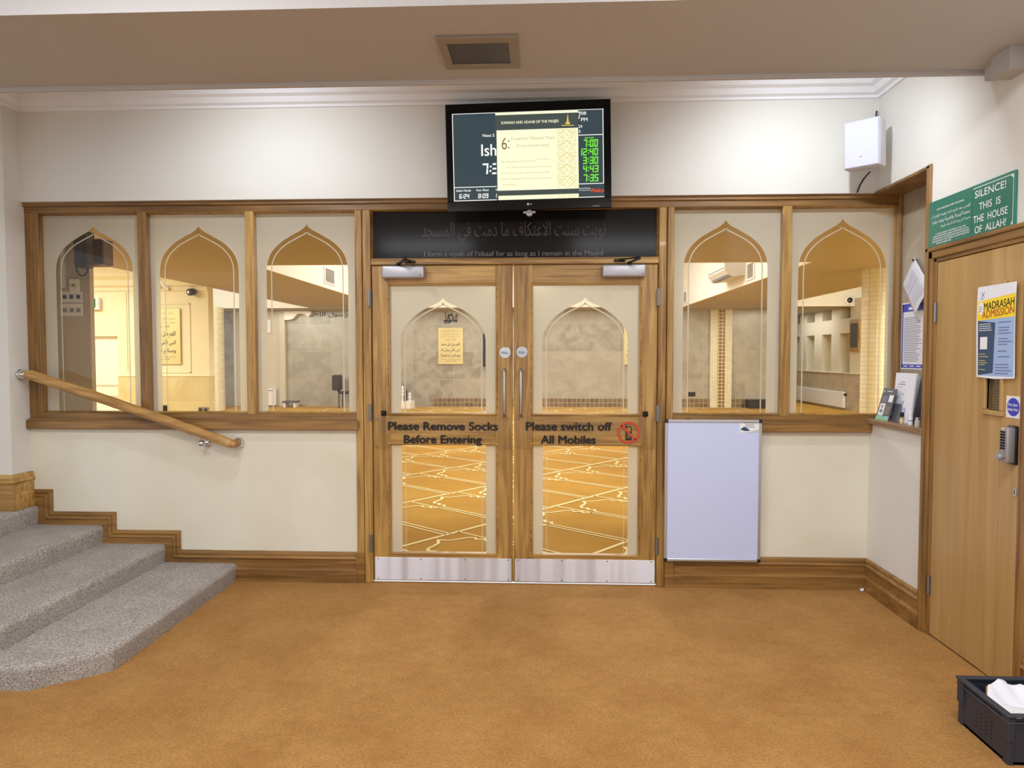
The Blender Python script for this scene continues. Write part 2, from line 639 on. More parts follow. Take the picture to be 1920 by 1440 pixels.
# Arabic letters shaped by hand into presentation forms: (isolated, final, initial, medial)
AR = {'ا': 'ﺍﺎ', 'أ': 'ﺃﺄ', 'آ': 'ﺁﺂ', 'ب': 'ﺏﺐﺑﺒ', 'ت': 'ﺕﺖﺗﺘ', 'ة': 'ﺓﺔ', 'ث': 'ﺙﺚﺛﺜ', 'ج': 'ﺝﺞﺟﺠ', 'ح': 'ﺡﺢﺣﺤ',
      'د': 'ﺩﺪ', 'ذ': 'ﺫﺬ', 'ر': 'ﺭﺮ', 'س': 'ﺱﺲﺳﺴ', 'ص': 'ﺹﺺﺻﺼ', 'ض': 'ﺽﺾﺿﻀ', 'ع': 'ﻉﻊﻋﻌ', 'ف': 'ﻑﻒﻓﻔ',
      'ق': 'ﻕﻖﻗﻘ', 'ك': 'ﻙﻚﻛﻜ', 'ل': 'ﻝﻞﻟﻠ', 'م': 'ﻡﻢﻣﻤ', 'ن': 'ﻥﻦﻧﻨ', 'ه': 'ﻩﻪﻫﻬ', 'و': 'ﻭﻮ', 'ي': 'ﻱﻲﻳﻴ', 'ى': 'ﻯﻰ',
      'لا': 'ﻻﻼ', 'لأ': 'ﻷﻸ', 'ئ': 'ﺉﺊﺋﺌ'}


def arabic(s):
    out = []
    for w in s.split(' '):
        us, i = [], 0
        while i < len(w):
            if w[i:i + 2] in AR:
                us.append(w[i:i + 2])
                i += 2
            else:
                us.append(w[i])
                i += 1
        r = []
        for k, u in enumerate(us):
            prev = k > 0 and len(AR[us[k - 1]]) == 4
            nxt = k < len(us) - 1 and len(AR[u]) == 4
            f = AR[u]
            r.append(f[3] if prev and nxt else f[1] if prev else f[2] if nxt else f[0])
        out.append(''.join(reversed(r)))
    return ' '.join(reversed(out))


def text_bm(bm, s, pl, x, y, cap=None, w=None, h=None, bold=0.0, align='C', e=0.001, mi=0, shear=0.0, spacing=1.0):
    """lettering as flat mesh on a plane: cap = capital height, w = overall width (stretches), h = overall height"""
    c = bpy.data.curves.new('t', 'FONT')
    c.body = s
    c.offset = min(bold, 0.0)
    c.shear = shear
    c.space_character = spacing
    c.resolution_u = 3
    t = bpy.data.objects.new('t', c)
    COL.objects.link(t)
    me = bpy.data.meshes.new_from_object(t)
    bpy.data.objects.remove(t)
    bpy.data.curves.remove(c)
    if not me.vertices:
        return bm
    xs = [v.co.x for v in me.vertices]
    ys = [v.co.y for v in me.vertices]
    x0, x1, y0, y1 = min(xs), max(xs), min(ys), max(ys)
    if h:
        sy = h / (y1 - y0)
    else:
        sy = (cap or 0.02) / 0.72
        y0 = 0.0
    sx = w / (x1 - x0) if w else sy
    ox = {'C': (x0 + x1) / 2, 'L': x0, 'R': x1}[align]
    st = bold * sx * 0.9
    for k_, (dx, dy) in enumerate(((0, 0), (-st, 0), (st, 0), (0, st * .6), (0, -st * .6)) if bold > 0 else ((0, 0),)):
        vs = [bm.verts.new(on(pl, x + dx + (v.co.x - ox) * sx, y + dy + (v.co.y - y0) * sy, e + k_ * 0.00012)) for v in me.vertices]
        for p in me.polygons:
            try:
                f = bm.faces.new([vs[i] for i in p.vertices])
                f.material_index = mi
            except ValueError:
                pass
    bpy.data.meshes.remove(me)
    return bm


SEG = {'0': 'abcdef', '1': 'bc', '2': 'abged', '3': 'abgcd', '4': 'fgbc', '5': 'afgcd', '6': 'afgedc', '7': 'abc', '8': 'abcdefg', '9': 'abcfgd'}


def digits(bm, s, pl, x0, x1, y0, y1, e=0.001, mi=0, th=0.16):
    """seven segment clock figures fitted between x0..x1, y0..y1"""
    ws = [0.35 if ch == ':' else (0.45 if ch == '1' else 1.0) for ch in s]
    tot = sum(ws) + 0.18 * (len(s) - 1)
    k = (x1 - x0) / tot
    H = y1 - y0
    t = th * H

    def q(a, b, c, d):
        sl = 0.08
        poly(bm, pl, [(a + (b - y0) * sl, b), (c + (b - y0) * sl, b), (c + (d - y0) * sl, d), (a + (d - y0) * sl, d)], e, mi)
    x = x0
    for ch, w in zip(s, ws):
        W_ = w * k
        if ch == ':':
            q(x + W_ * .2, y0 + H * .22, x + W_ * .2 + t, y0 + H * .22 + t)
            q(x + W_ * .2, y0 + H * .62, x + W_ * .2 + t, y0 + H * .62 + t)
        else:
            m = y0 + H / 2
            g = t * 0.12
            X1 = x + W_
            if ch == '1':
                q(X1 - t, y0, X1, m - g)
                q(X1 - t, m + g, X1, y1)
            else:
                for sgm in SEG[ch]:
                    if sgm == 'a':
                        q(x, y1 - t, X1, y1)
                    if sgm == 'd':
                        q(x, y0, X1, y0 + t)
                    if sgm == 'g':
                        q(x + g, m - t / 2, X1 - g, m + t / 2)
                    if sgm == 'b':
                        q(X1 - t, m + g, X1, y1 - g)
                    if sgm == 'c':
                        q(X1 - t, y0 + g, X1, m - g)
                    if sgm == 'f':
                        q(x, m + g, x + t, y1 - g)
                    if sgm == 'e':
                        q(x, y0 + g, x + t, m - g)
        x += W_ + 0.18 * k
    return bm


def bars(bm, pl, x0, x1, ys, th, e=0.001, mi=0, rnd=None, lo=0.6):
    """lines of small print too fine to read"""
    rr = random.Random(rnd or 1)
    for y in ys:
        w = (x1 - x0) * (lo + (1 - lo) * rr.random())
        rect(bm, pl, x0, x0 + w, y - th / 2, y + th / 2, e, mi)
    return bm


def copy_tree(o, parent=None, loc=None):
    c = o.copy()
    COL.objects.link(c)
    if parent is not None:
        c.parent = parent
    if loc is not None:
        c.location = loc
    for ch in list(o.children):
        copy_tree(ch, c)
    return c


FRONT = lambda y: PL((0, y, 0), (1, 0, 0), (0, 0, 1))         # faces the lobby
SIDE = lambda x: PL((x, 0, 0), (0, -1, 0), (0, 0, 1))          # on the right wall; local x = -Y

# ------------------------------------------------------------------ lobby shell
XL, XR = -3.215, 2.25
struct('floor', bx(-7, 2.6, -8.5, 0.02, -0.1, 0.0), 'carpet')
bm = nb()
box(bm, XL - 0.6, 2.6, -0.04, 0.10, 2.487, 3.32)
struct('wall_back', bm, 'wall')
bm = nb()                                                       # plaster panels under the windows
box(bm, XL - 0.4, -1.02, 0.0, 0.12, 0, 1.0)
box(bm, 1.02, 2.6, 0.0, 0.12, 0, 1.0)
struct('wall_lower', bm, 'wall_low')
bm = nb()                                                       # the right wall, with the notice recess cut out
box(bm, XR, 2.6, -8.5, 0.0, 2.49, 3.32)
box(bm, XR, 2.6, -0.64, 0.0, 0.0, 1.06)
box(bm, 2.44, 2.6, -0.64, 0.05, 1.06, 2.49)
box(bm, XR + 0.06, 2.6, -8.5, -0.64, 0.0, 2.49)
box(bm, XR, XR + 0.06, -0.66, -0.64, 0.0, 2.49)
box(bm, XR, XR + 0.06, -1.37, -0.66, 2.03, 2.49)
box(bm, XR, XR + 0.06, -8.5, -1.385, 0.0, 2.49)
struct('wall_right', bm, 'wall')
bm = nb()
box(bm, -3.9, XL, -0.17, 0.12, 0.492, 3.32)
struct('wall_left', bm, 'wall')
struct('wall_left_return', bx(-7, -3.9, 0.25, 0.35, 0.0, 3.32), 'wall')
ZS = 2.797
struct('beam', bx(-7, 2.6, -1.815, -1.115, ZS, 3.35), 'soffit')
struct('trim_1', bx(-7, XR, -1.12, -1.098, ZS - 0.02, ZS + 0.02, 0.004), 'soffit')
bm = nb()
box(bm, -7, 2.6, -8.5, -1.815, 3.10, 3.2)
box(bm, -7, 2.6, -1.115, 0.1, 3.32, 3.4)
struct('ceiling', bm, 'ceil')
bm = nb()                                                       # boxed pipe end under the beam at the right wall
box(bm, 2.165, XR, -1.375, -1.252, 2.70, ZS - 0.0005)
box(bm, 2.20, XR, -1.256, -1.15, 2.735, ZS - 0.0005)
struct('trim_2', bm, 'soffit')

# cornice with a bead row
prof = [(0.0, 3.06), (0.018, 3.06), (0.022, 3.075), (0.05, 3.082), (0.06, 3.10), (0.066, 3.112), (0.1, 3.12), (0.112, 3.15), (0.116, 3.17),
        (0.15, 3.178), (0.158, 3.2), (0.2, 3.23), (0.2, 3.32), (0.0, 3.32)]
bm = nb()
sweep(bm, [(XR, -1.1, 0), (XR, -0.04, 0), (XL, -0.04, 0), (XL, -1.1, 0)], [(a, b) for a, b in prof], (0, 0, 1))
x = XL + 0.1
while x < XR - 0.1:
    box(bm, x, x + 0.026, -0.04 - 0.148, -0.04 - 0.112, 3.152, 3.176, 0.006)
    x += 0.048
struct('trim_3', bm, 'cornice')

# ------------------------------------------------------------------ timber screen: posts, heads, rails
bm = nb()
YF = -0.015
for x0, x1 in ((-1.018, -0.972), (-0.968, -0.915), (0.922, 0.972), (0.976, 1.018)):
    box(bm, x0, x1, YF, 0.09, 0, 2.42, 0.004)
struct('trim_4', bm, 'oakZ')
bm = nb()
box(bm, XL, 2.42, -0.005, 0.10, 2.42, 2.462, 0.003)
box(bm, XL, 2.42, -0.018, 0.10, 2.46, 2.488, 0.003)
struct('trim_5', bm, 'pineX')  # shade under the wall overhang is put into the wood colour
bm = nb()
box(bm, -0.915, 0.922, YF, 0.09, 2.068, 2.104, 0.004)
box(bm, -0.915, 0.922, YF - 0.006, 0.05, 2.100, 2.106, 0.002)
struct('trim_6', bm, 'oakX')

PROF = [(0, 0), (0.03, 0.035), (0.08, 0.085), (0.19, 0.142), (0.3, 0.19), (0.457, 0.272), (0.6, 0.365), (0.72, 0.46), (0.82, 0.56), (0.89, 0.66), (0.945, 0.76), (0.978, 0.86), (1, 1)]
PROFW = [(0, 0), (0.03, 0.045), (0.08, 0.09), (0.17, 0.145), (0.32, 0.215), (0.45, 0.283), (0.57, 0.345), (0.68, 0.42), (0.77, 0.495), (0.85, 0.58), (0.91, 0.665), (0.955, 0.765), (0.985, 0.87), (1, 1)]


def arch_pts(xc, hw, zs, za, prof, inset=0.0):
    """one side of the arch from apex down, as (dx, z)"""
    return [(max(dx * hw - (inset if dx > 0.02 else 0), 0), za - dz * (za - zs) - (inset * 1.25 if dx < 0.02 else inset * 0.7 * (1 - dz))) for dx, dz in prof]


def film(x0, x1, z0, z1, xc, hw, zs, za, prof, y, inset=0.033):
    bm = nb()
    p = arch_pts(xc, hw, zs, za, prof)
    for sgn, xe in ((-1, x0), (1, x1)):
        q = [(xc + sgn * dx, z) for dx, z in p] + [(xc + sgn * hw, z0)]
        for (xa, za_), (xb, zb) in zip(q, q[1:]):
            quad(bm, [(xe, y, za_), (xa, y, za_), (xb, y, zb), (xe, y, zb)])
        quad(bm, [(xe, y, za), (xc, y, za), (xc, y, z1), (xe, y, z1)])
    i = arch_pts(xc, hw, zs, za, prof, inset)
    L = [(xc - dx, y, z) for dx, z in reversed(i)]
    Rr = [(xc + dx, y, z) for dx, z in i[1:]]
    pts = [(xc - hw + inset, y, z0)] + L + Rr + [(xc + hw - inset, y, z0)]
    ribbon(bm, pts, 0.0075, (0, -1, 0))
    bmesh.ops.remove_doubles(bm, verts=bm.verts, dist=1e-5)
    return bm


def bead(bm, x0, x1, z0, z1, y0, y1, w=0.014):
    """glazing bead: a mitred sloping strip around an opening"""
    pts = [(x0, 0, z0), (x1, 0, z0), (x1, 0, z1), (x0, 0, z1)]
    out = [Vector((x, y0, z)) for x, _, z in pts]
    inn = [Vector((x + sx * w, y1, z + sz * w)) for (x, _, z), (sx, sz) in zip(pts, ((1, 1), (-1, 1), (-1, -1), (1, -1)))]
    mid = [Vector((x + sx * w * .45, y0 - 0.005, z + sz * w * .45)) for (x, _, z), (sx, sz) in zip(pts, ((1, 1), (-1, 1), (-1, -1), (1, -1)))]
    for A, B in ((out, mid), (mid, inn)):
        va, vb = [bm.verts.new(v) for v in A], [bm.verts.new(v) for v in B]
        for k in range(4):
            bm.faces.new((va[k], va[(k + 1) % 4], vb[(k + 1) % 4], vb[k]))


def bank(name, lights, xa, xb, sill_x0, sill_x1):
    w = tag(empty(name, ((xa + xb) / 2, 0, 1.0)), kind='structure')
    obj('sill', bx(sill_x0, sill_x1, -0.042, 0.1, 1.003, 1.066, 0.006), 'pineX', w)
    bm = nb()
    box(bm, xa, xb, 0.0, 0.09, 1.066, 1.112, 0.003)
    box(bm, xa, xb, -0.02, 0.02, 1.064, 1.071, 0.002)
    obj('bottom_rail', bm, 'pineX', w)
    for k, (x0, x1, xc, hw, zs, za) in enumerate(lights):
        bm = nb()
        bead(bm, x0 - 0.012, x1 + 0.012, 1.104, 2.425, 0.002, 0.045)
        obj('glazing_bead', bm, 'oakZ' if k else 'pineZ', w)
        g = obj('pane', bx(x0 - 0.02, x1 + 0.02, 0.05, 0.056, 1.09, 2.44), 'glass', w)
        obj('frosted_film', film(x0 - 0.01, x1 + 0.01, 1.095, 2.435, xc, hw, zs, za, PROFW, 0.047), 'frost', g)
    return w


# window lights: x0, x1, arch centre, half width, spring z, apex z
Lb = [(-3.126, -2.452, -2.782, 0.262, 2.05, 2.344), (-2.402, -1.736, -2.071, 0.264, 2.045, 2.337), (-1.685, -1.016, -1.350, 0.270, 2.045, 2.343)]
Rb = [(1.020, 1.697, 1.353, 0.265, 2.045, 2.346), (1.750, 2.397, 2.082, 0.272, 2.030, 2.349)]
wl = bank('window_1', Lb, XL, -1.018, XL, -1.0)
for x0, x1 in ((XL, -3.126), (-2.457, -2.397), (-1.742, -1.684)):
    obj('mullion' if x0 > -3 else 'jamb', bx(x0, x1, -0.003, 0.09, 1.10, 2.425, 0.004), 'oakZ' if x0 > -2 else 'pineZ', wl)  # left jamb and mullion shaded by the darker wood colour
wr = bank('window_2', Rb, 1.018, 2.42, 1.018, 2.262)
for x0, x1 in ((1.694, 1.752), (2.397, 2.44)):
    obj('mullion' if x0 < 2 else 'jamb', bx(x0, x1, -0.003, 0.09, 1.10, 2.425, 0.004), 'oakZ' if x0 < 2 else 'pineZ', wr)

# transom light with faint lettering
tr = tag(empty('window_3', (0, 0.03, 2.1)), kind='structure')
obj('pane', bx(-0.915, 0.92, 0.02, 0.03, 2.10, 2.43), 'transom', tr)
bm = nb()
bead(bm, -0.916, 0.921, 2.104, 2.424, 0.0, 0.02, 0.01)
obj('glazing_bead', bm, 'oakX', tr)
bm = nb()
P = FRONT(0.019)
text_bm(bm, "I form a niyah of I'tikaaf for as long as I remain in the Masjid", P, 0.0, 2.125, cap=0.033, w=1.147, e=0.0005)
obj('small_lettering', bm, 'etched_pale', tr)
bm = nb()
text_bm(bm, arabic('نويت سنت الاعتكاف ما دمت في المسجد'), P, 0.0, 2.2, w=1.18, h=0.14, e=0.0005)
obj('lettering', bm, 'etched', tr)


# ------------------------------------------------------------------ double doors
def leaf(name, x0, x1, gx0, gx1, cx0, cx1, axc, ahw, hinge_x, meet):
    d = tag(empty(name, (x0 if hinge_x < 0 else x1, 0.02, 0.01)), kind='structure')
    zt, zb = 2.064, 0.012
    bm = nb()
    box(bm, x0, gx0, 0.0, 0.045, zb, zt, 0.003)
    obj('stile', bm, 'oakZ', d)
    bm = nb()
    box(bm, gx1, x1, 0.0, 0.045, zb, zt, 0.003)
    obj('stile', bm, 'oakZ', d)
    obj('top_rail', bx(gx0, gx1, 0.001, 0.045, 1.938, zt, 0.002), 'oakX', d)
    obj('middle_rail', bx(gx0, gx1, 0.001, 0.045, 0.905, 1.112, 0.002), 'oakX', d)
    obj('bottom_rail', bx(gx0, gx1, 0.001, 0.045, zb, 0.197, 0.002), 'oakX', d)
    for z0, z1 in ((1.112, 1.938), (0.197, 0.905)):
        bm = nb()
        bead(bm, gx0 - 0.016, gx1 + 0.016, z0 - 0.016, z1 + 0.016, 0.0, 0.02, 0.016)
        obj('glazing_bead', bm, 'oakX', d)
        g = obj('pane', bx(gx0 - 0.01, gx1 + 0.01, 0.022, 0.028, z0 - 0.01, z1 + 0.01), 'glass', d)
        if z0 > 1:
            fb = film(gx0 - 0.005, gx1 + 0.005, z0 - 0.005, z1 + 0.005, axc, ahw, 1.585, 1.857, PROF, 0.0205, 0.026)
        else:
            fb = nb()
            for a, b in ((gx0 - 0.005, cx0), (cx1, gx1 + 0.005), (cx0 + 0.024, cx0 + 0.0275), (cx1 - 0.0275, cx1 - 0.024)):
                quad(fb, [(a, 0.0205, z0 - 0.005), (b, 0.0205, z0 - 0.005), (b, 0.0205, z1 + 0.005), (a, 0.0205, z1 + 0.005)])
        obj('frosted_film', fb, 'frost', g)
    kp = plate_uv(obj('kick_plate', bx(x0 + 0.005, x1 - 0.005, -0.003, 0.0, 0.018, 0.167, 0.001), 'brushed', d))
    bm = nb()
    P = FRONT(-0.0032)
    for fx in (0.03, 0.34, 0.66, 0.97):
        for z in (0.028, 0.157):
            disc(bm, P, x0 + (x1 - x0) * fx, z, 0.004, 0, 0, 10)
    obj('screw', bm, 'dark_metal', kp)
    hx = meet
    bm = nb()
    tube(bm, [(hx, 0.0, 1.10), (hx, -0.035, 1.10), (hx, -0.05, 1.115), (hx, -0.05, 1.38), (hx, -0.035, 1.396), (hx, 0.0, 1.396)], 0.0095, 12)
    obj('handle', bm, 'silver', d, smooth=True)
    s = -1 if hinge_x < 0 else 1
    for z0, z1 in ((1.802, 1.908), (1.066, 1.17), (0.21, 0.317)):
        bm = nb()
        tube(bm, [(hinge_x, -0.021, z0), (hinge_x, -0.021, z1)], 0.0085, 10)
        for k in range(1, 5):
            z = z0 + (z1 - z0) * k / 5
            tube(bm, [(hinge_x, -0.021, z - .001), (hinge_x, -0.021, z + .001)], 0.0092, 10)
        box(bm, hinge_x - 0.012, hinge_x + 0.012, -0.018, -0.0, z0, z1)
        obj('hinge', bm, 'hinge', d, smooth=True)
    lx = -0.839 if s < 0 else 0.846
    bm = nb()
    box(bm, lx - 0.017, lx + 0.017, -0.014, 0.0, 1.096, 1.13, 0.004)
    box(bm, lx - 0.01, lx + 0.01, -0.022, -0.012, 1.106, 1.122, 0.003)
    obj('catch', bm, 'dark_metal', d)
    return d


d1 = leaf('door_1', -0.911, -0.004, -0.797, -0.112, -0.727, -0.176, -0.4535, 0.276, -0.926, -0.054)
d2 = leaf('door_2', 0.006, 0.919, 0.128, 0.805, 0.193, 0.741, 0.462, 0.273, 0.924, 0.052)


def closer(d, x0, x1, z0, z1, px, ex, bx_):
    c = obj('door_closer', bx(x0, x1, -0.058, 0.0, z0, z1, 0.012, seg=3), 'closer', d, smooth=True)
    bm = nb()
    lathe(bm, [(0.013, 0), (0.013, 0.012), (0.006, 0.014)], (px, -0.032, z1), n=12)

    def arm(a, b, w=0.012):
        a, b = Vector(a), Vector(b)
        t = (b - a).normalized()
        u = t.cross(Vector((0, 0, 1))).normalized()
        v = u.cross(t)
        cs = [[p + u * i * w + v * j * 0.0035 for i, j in ((-1, -1), (1, -1), (1, 1), (-1, 1))] for p in (a, b)]
        r = [[bm.verts.new(q) for q in c_] for c_ in cs]
        for k in range(4):
            bm.faces.new((r[0][k], r[0][(k + 1) % 4], r[1][(k + 1) % 4], r[1][k]))
        bm.faces.new(r[0][::-1])
        bm.faces.new(r[1])
    arm((px, -0.032, z1 + 0.012), (ex, -0.165, z1 + 0.018))
    arm((ex, -0.165, z1 + 0.026), (bx_, -0.028, z1 + 0.032), 0.009)
    lathe(bm, [(0.012, 0), (0.012, 0.02), (0.009, 0.024)], (ex, -0.165, z1 + 0.012), n=12)
    box(bm, bx_ - 0.035, bx_ + 0.035, -0.03, YF, z1 + 0.02, z1 + 0.036, 0.003)
    obj('closer_arm', bm, 'dark_metal', c)
    bm = nb()
    disc(bm, FRONT(-0.0585), x1 - 0.025 if px < 0 else x1 - 0.024, z0 + 0.02, 0.004, 0, 0, 10)
    obj('adjuster', bm, 'dark_metal', c)


closer(d1, -0.836, -0.562, 1.977, 2.058, -0.735, -0.665, -0.66)
closer(d2, 0.566, 0.838, 1.979, 2.058, 0.733, 0.775, 0.675)

# notices screwed to the doors
P = FRONT(-0.0062)


def notice(x0, x1, z0, z1, label):
    t = thing('door_notice', ((x0 + x1) / 2, -0.003, z0), label, 'sign')
    obj('acrylic_plate', bx(x0, x1, -0.006, -0.0012, z0, z1, 0.001), 'acrylic', t)
    bm = nb()
    for x in (x0 + 0.018, x1 - 0.018):
        for z in (z0 + 0.016, z1 - 0.016):
            lathe(bm, [(0.006, 0), (0.005, 0.002), (0.0, 0.0025)], (x, -0.006, z), (0, -1, 0), 10)
    obj('screw', bm, 'hinge', t)
    return t


t = notice(-0.904, -0.013, 0.879, 1.091, 'clear plate lettered Please Remove Socks Before Entering on the double doors')
bm = nb()
text_bm(bm, 'Please Remove Socks', P, -0.454, 1.0045, cap=0.054, w=0.711, bold=0.034)
text_bm(bm, 'Before Entering', P, -0.4555, 0.919, cap=0.054, w=0.503, bold=0.034)
obj('lettering', bm, 'ink', t)
t = notice(0.013, 0.912, 0.884, 1.093, 'clear plate lettered Please switch off All Mobiles beside a red phone symbol')
bm = nb()
text_bm(bm, 'Please switch off', P, 0.3585, 1.0065, cap=0.054, w=0.547, bold=0.034)
text_bm(bm, 'All Mobiles', P, 0.3555, 0.921, cap=0.054, w=0.349, bold=0.034)
obj('lettering', bm, 'ink', t)
bm = nb()
cx, cz = 0.7405, 0.993
rr = [(math.cos(a), math.sin(a)) for a in (2 * math.pi * k / 48 for k in range(48))]
line(bm, P, [(cx + 0.064 * a, cz + 0.064 * b) for a, b in rr], 0.013, 0.0012, 0, True)
line(bm, P, [(cx - 0.045, cz + 0.045), (cx + 0.045, cz - 0.045)], 0.013, 0.0012)
obj('prohibition_ring', bm, 'red', t)
bm = nb()
poly(bm, P, [(cx - 0.019, cz - 0.048), (cx + 0.019, cz - 0.048), (cx + 0.019, cz + 0.036), (cx + 0.013, cz + 0.041), (cx - 0.012, cz + 0.041), (cx - 0.019, cz + 0.036)], 0.0006)
rect(bm, P, cx - 0.019, cx - 0.014, cz + 0.036, cz + 0.055, 0.0006)
rect(bm, P, cx - 0.011, cx + 0.014, cz + 0.006, cz + 0.034, 0.0009, 1)
for i in range(3):
    for j in range(3):
        rect(bm, P, cx - 0.012 + i * 0.009, cx - 0.006 + i * 0.009, cz - 0.012 - j * 0.011, cz - 0.006 - j * 0.011, 0.0009, 1)
obj('phone_symbol', bm, ['ink', 'oakX'], t)
for x, z, lab in ((-0.051, 1.504, 'round silver PULL disc above the handle of the Remove Socks door'), (0.058, 1.507, 'round grey PULL disc above the handle of the switch off mobiles door')):
    t = thing('pull_sign', (x, -0.001, z - 0.036), lab, 'sign')
    obj('plate', lathe(nb(), [(0.036, 0), (0.036, 0.0016), (0.034, 0.0024)], (x, 0.0, z), (0, -1, 0), 32), 'silver' if x > 0 else 'alu', t)
    bm = nb()
    Pp = FRONT(-0.0026)
    text_bm(bm, 'PULL', Pp, x, z - 0.008, cap=0.016, w=0.042, bold=0.02, e=0.0004)
    disc(bm, Pp, x - 0.029, z, 0.002, 0.0004, 0, 10)
    disc(bm, Pp, x + 0.029, z, 0.002, 0.0004, 0, 10)
    obj('lettering', bm, 'ink', t)

# ------------------------------------------------------------------ skirtings
SK = [(0.0, 0.0), (0.03, 0.0), (0.03, 0.082), (0.024, 0.088), (0.024, 0.09), (0.017, 0.094), (0.017, 0.145), (0.022, 0.15), (0.027, 0.158), (0.022, 0.168), (0.017, 0.172), (0.019, 0.18),
      (0.017, 0.192), (0.008, 0.2), (0.0, 0.2)]


def skirt(pts):
    return sweep(nb(), pts, SK, (0, 0, 1))


struct('baseboard_back', skirt([(-1.018, 0, 0), (-2.215, 0, 0)]), 'pineX')
struct('baseboard_right', skirt([(XR, -0.655, 0), (XR, 0, 0), (1.018, 0, 0)]), 'pineX')
struct('baseboard_entrance', skirt([(XR, -4, 0), (XR, -1.445, 0)]), 'pineY')
bm = nb()
box(bm, -1.028, -0.968, -0.026, 0.0, 0, 0.2, 0.003)
box(bm, 0.972, 1.03, -0.034, 0.0, 0, 0.2, 0.003)
struct('trim_7', bm, 'pineX')
# stepped skirting up the stairs
TP = [(0.0, 0.0), (0.0, 0.012), (0.008, 0.018), (0.018, 0.02), (0.026, 0.014), (0.03, 0.012), (0.036, 0.02), (0.044, 0.022), (0.05, 0.016), (0.056, 0.012), (0.056, 0.0)]
path = [(-3.215, 0, 0.597), (-3.07, 0, 0.597), (-3.07, 0, 0.449), (-2.639, 0, 0.449), (-2.639, 0, 0.329), (-2.203, 0, 0.329), (-2.203, 0, 0.2), (-2.0, 0, 0.2)]
bm = sweep(nb(), path, [(-a, b) for a, b in TP], (0, -1, 0))
for x0, x1, z0_, z in ((-3.215, -3.085, 0.43, 0.58), (-3.215, -2.655, 0.31, 0.43), (-3.215, -2.217, 0.18, 0.31), (-3.215, -2.0, 0.0, 0.18)):
    box(bm, x0, x1, -0.0125, 0.0, z0_, z)
struct('baseboard_stairs', bm, 'pineX')
bm = sweep(nb(), [(-3.215, 0.0, 0.49), (-3.215, -0.17, 0.49), (-4.0, -0.17, 0.49)], [(a, b * 1.15) for a, b in SK], (0, 0, 1))
bmesh.ops.transform(bm, matrix=Matrix.Identity(4), verts=bm.verts)
struct('baseboard_left', bm, 'oakX')

# ------------------------------------------------------------------ stairs
st = thing('carpeted_stairs', (-2.6, -0.8, 0), 'grey carpeted stairs of four steps rising beneath the wooden handrail', 'stairs')
for k, (xn, zt) in enumerate(((-1.818, 0.118), (-2.300, 0.240), (-2.722, 0.362), (-3.163, 0.490))):
    ye = -1.44 if k == 0 else -1.44 - 0.02 * k
    plan = [(-6.9, -0.013), (xn, -0.013), (xn, ye + 0.1), (xn - 0.26, ye - 0.11), (-6.9, ye - 0.13)] if k < 1 else [(-6.9, -0.013), (xn, -0.013), (xn, ye), (xn - 0.3, ye - 0.2), (-6.9, ye - 0.2)]
    bm = nb()
    zb = 0.0 if k == 0 else zt - 0.13
    lo = [bm.verts.new((x - 0.012, y + (0.012 if y < -1 else 0), zb)) for x, y in plan]
    hi = [bm.verts.new((x, y, zt)) for x, y in plan]
    n = len(plan)
    side = [bm.faces.new((lo[i], lo[(i + 1) % n], hi[(i + 1) % n], hi[i])) for i in range(n)]
    top = bm.faces.new(hi)
    es = [e for e in top.edges if any(v.co.x > -5 for v in e.verts) and not all(abs(v.co.y) < 0.3 for v in e.verts)]
    bmesh.ops.bevel(bm, geom=es, offset=0.034, segments=5, affect='EDGES', profile=0.5)
    obj('step', bm, 'stair', st, smooth=True)

# ------------------------------------------------------------------ handrail
hr = thing('handrail', (-2.5, -0.09, 0.9), 'round wooden handrail on chrome brackets sloping down beside the stairs', 'handrail')
bm = nb()
N = 26
A, B_ = Vector((-3.135, -0.09, 1.362)), Vector((-1.812, -0.09, 0.918))
pts, rad = [], []
for i in range(N + 1):
    f = i / N
    p = A.lerp(B_, f)
    p.z += 0.006 * math.sin(f * 3.1)
    pts.append(p)
    rad.append(0.0335 - 0.004 * f + 0.0012 * math.sin(i * 1.9) + 0.0008 * math.sin(i * 4.3))
tube(bm, pts, 0.03, 18, radii=rad)
tube(bm, [(-3.19, -0.09, 1.364), (-3.135, -0.09, 1.362), (-3.09, -0.09, 1.35)], 0.027, 16, radii=[0.024, 0.026, 0.03])
tube(bm, [(-1.83, -0.09, 0.925), (-1.806, -0.085, 0.917), (-1.798, -0.05, 0.916), (-1.798, -0.02, 0.916)], 0.027, 16)
obj('pole', bm, 'rail', hr, smooth=True)
bm = lathe(nb(), [(0.034, 0.0), (0.034, 0.012), (0.029, 0.016), (0.029, 0.046), (0.026, 0.05)], (-3.2149, -0.09, 1.364), (1, 0, 0), 24)
obj('wall_rosette', bm, 'chrome', hr, smooth=True)
bm = lathe(nb(), [(0.036, 0.0), (0.036, 0.008), (0.031, 0.014), (0.031, 0.036), (0.028, 0.04)], (-1.798, -0.001, 0.916), (0, -1, 0), 24)
obj('wall_rosette', bm, 'chrome', hr, smooth=True)
bm = nb()
tube(bm, [(-2.01, 0.0, 0.905), (-2.01, -0.075, 0.912), (-2.01, -0.09, 0.93), (-2.01, -0.09, 0.96)], 0.008, 10)
bmesh.ops.create_uvsphere(bm, u_segments=16, v_segments=12, radius=0.022, matrix=Matrix.Translation((-2.01, -0.088, 0.92)))
lathe(bm, [(0.022, 0), (0.022, 0.005), (0.01, 0.008)], (-2.01, -0.001, 0.905), (0, -1, 0), 18)
obj('bracket', bm, 'chrome', hr, smooth=True)

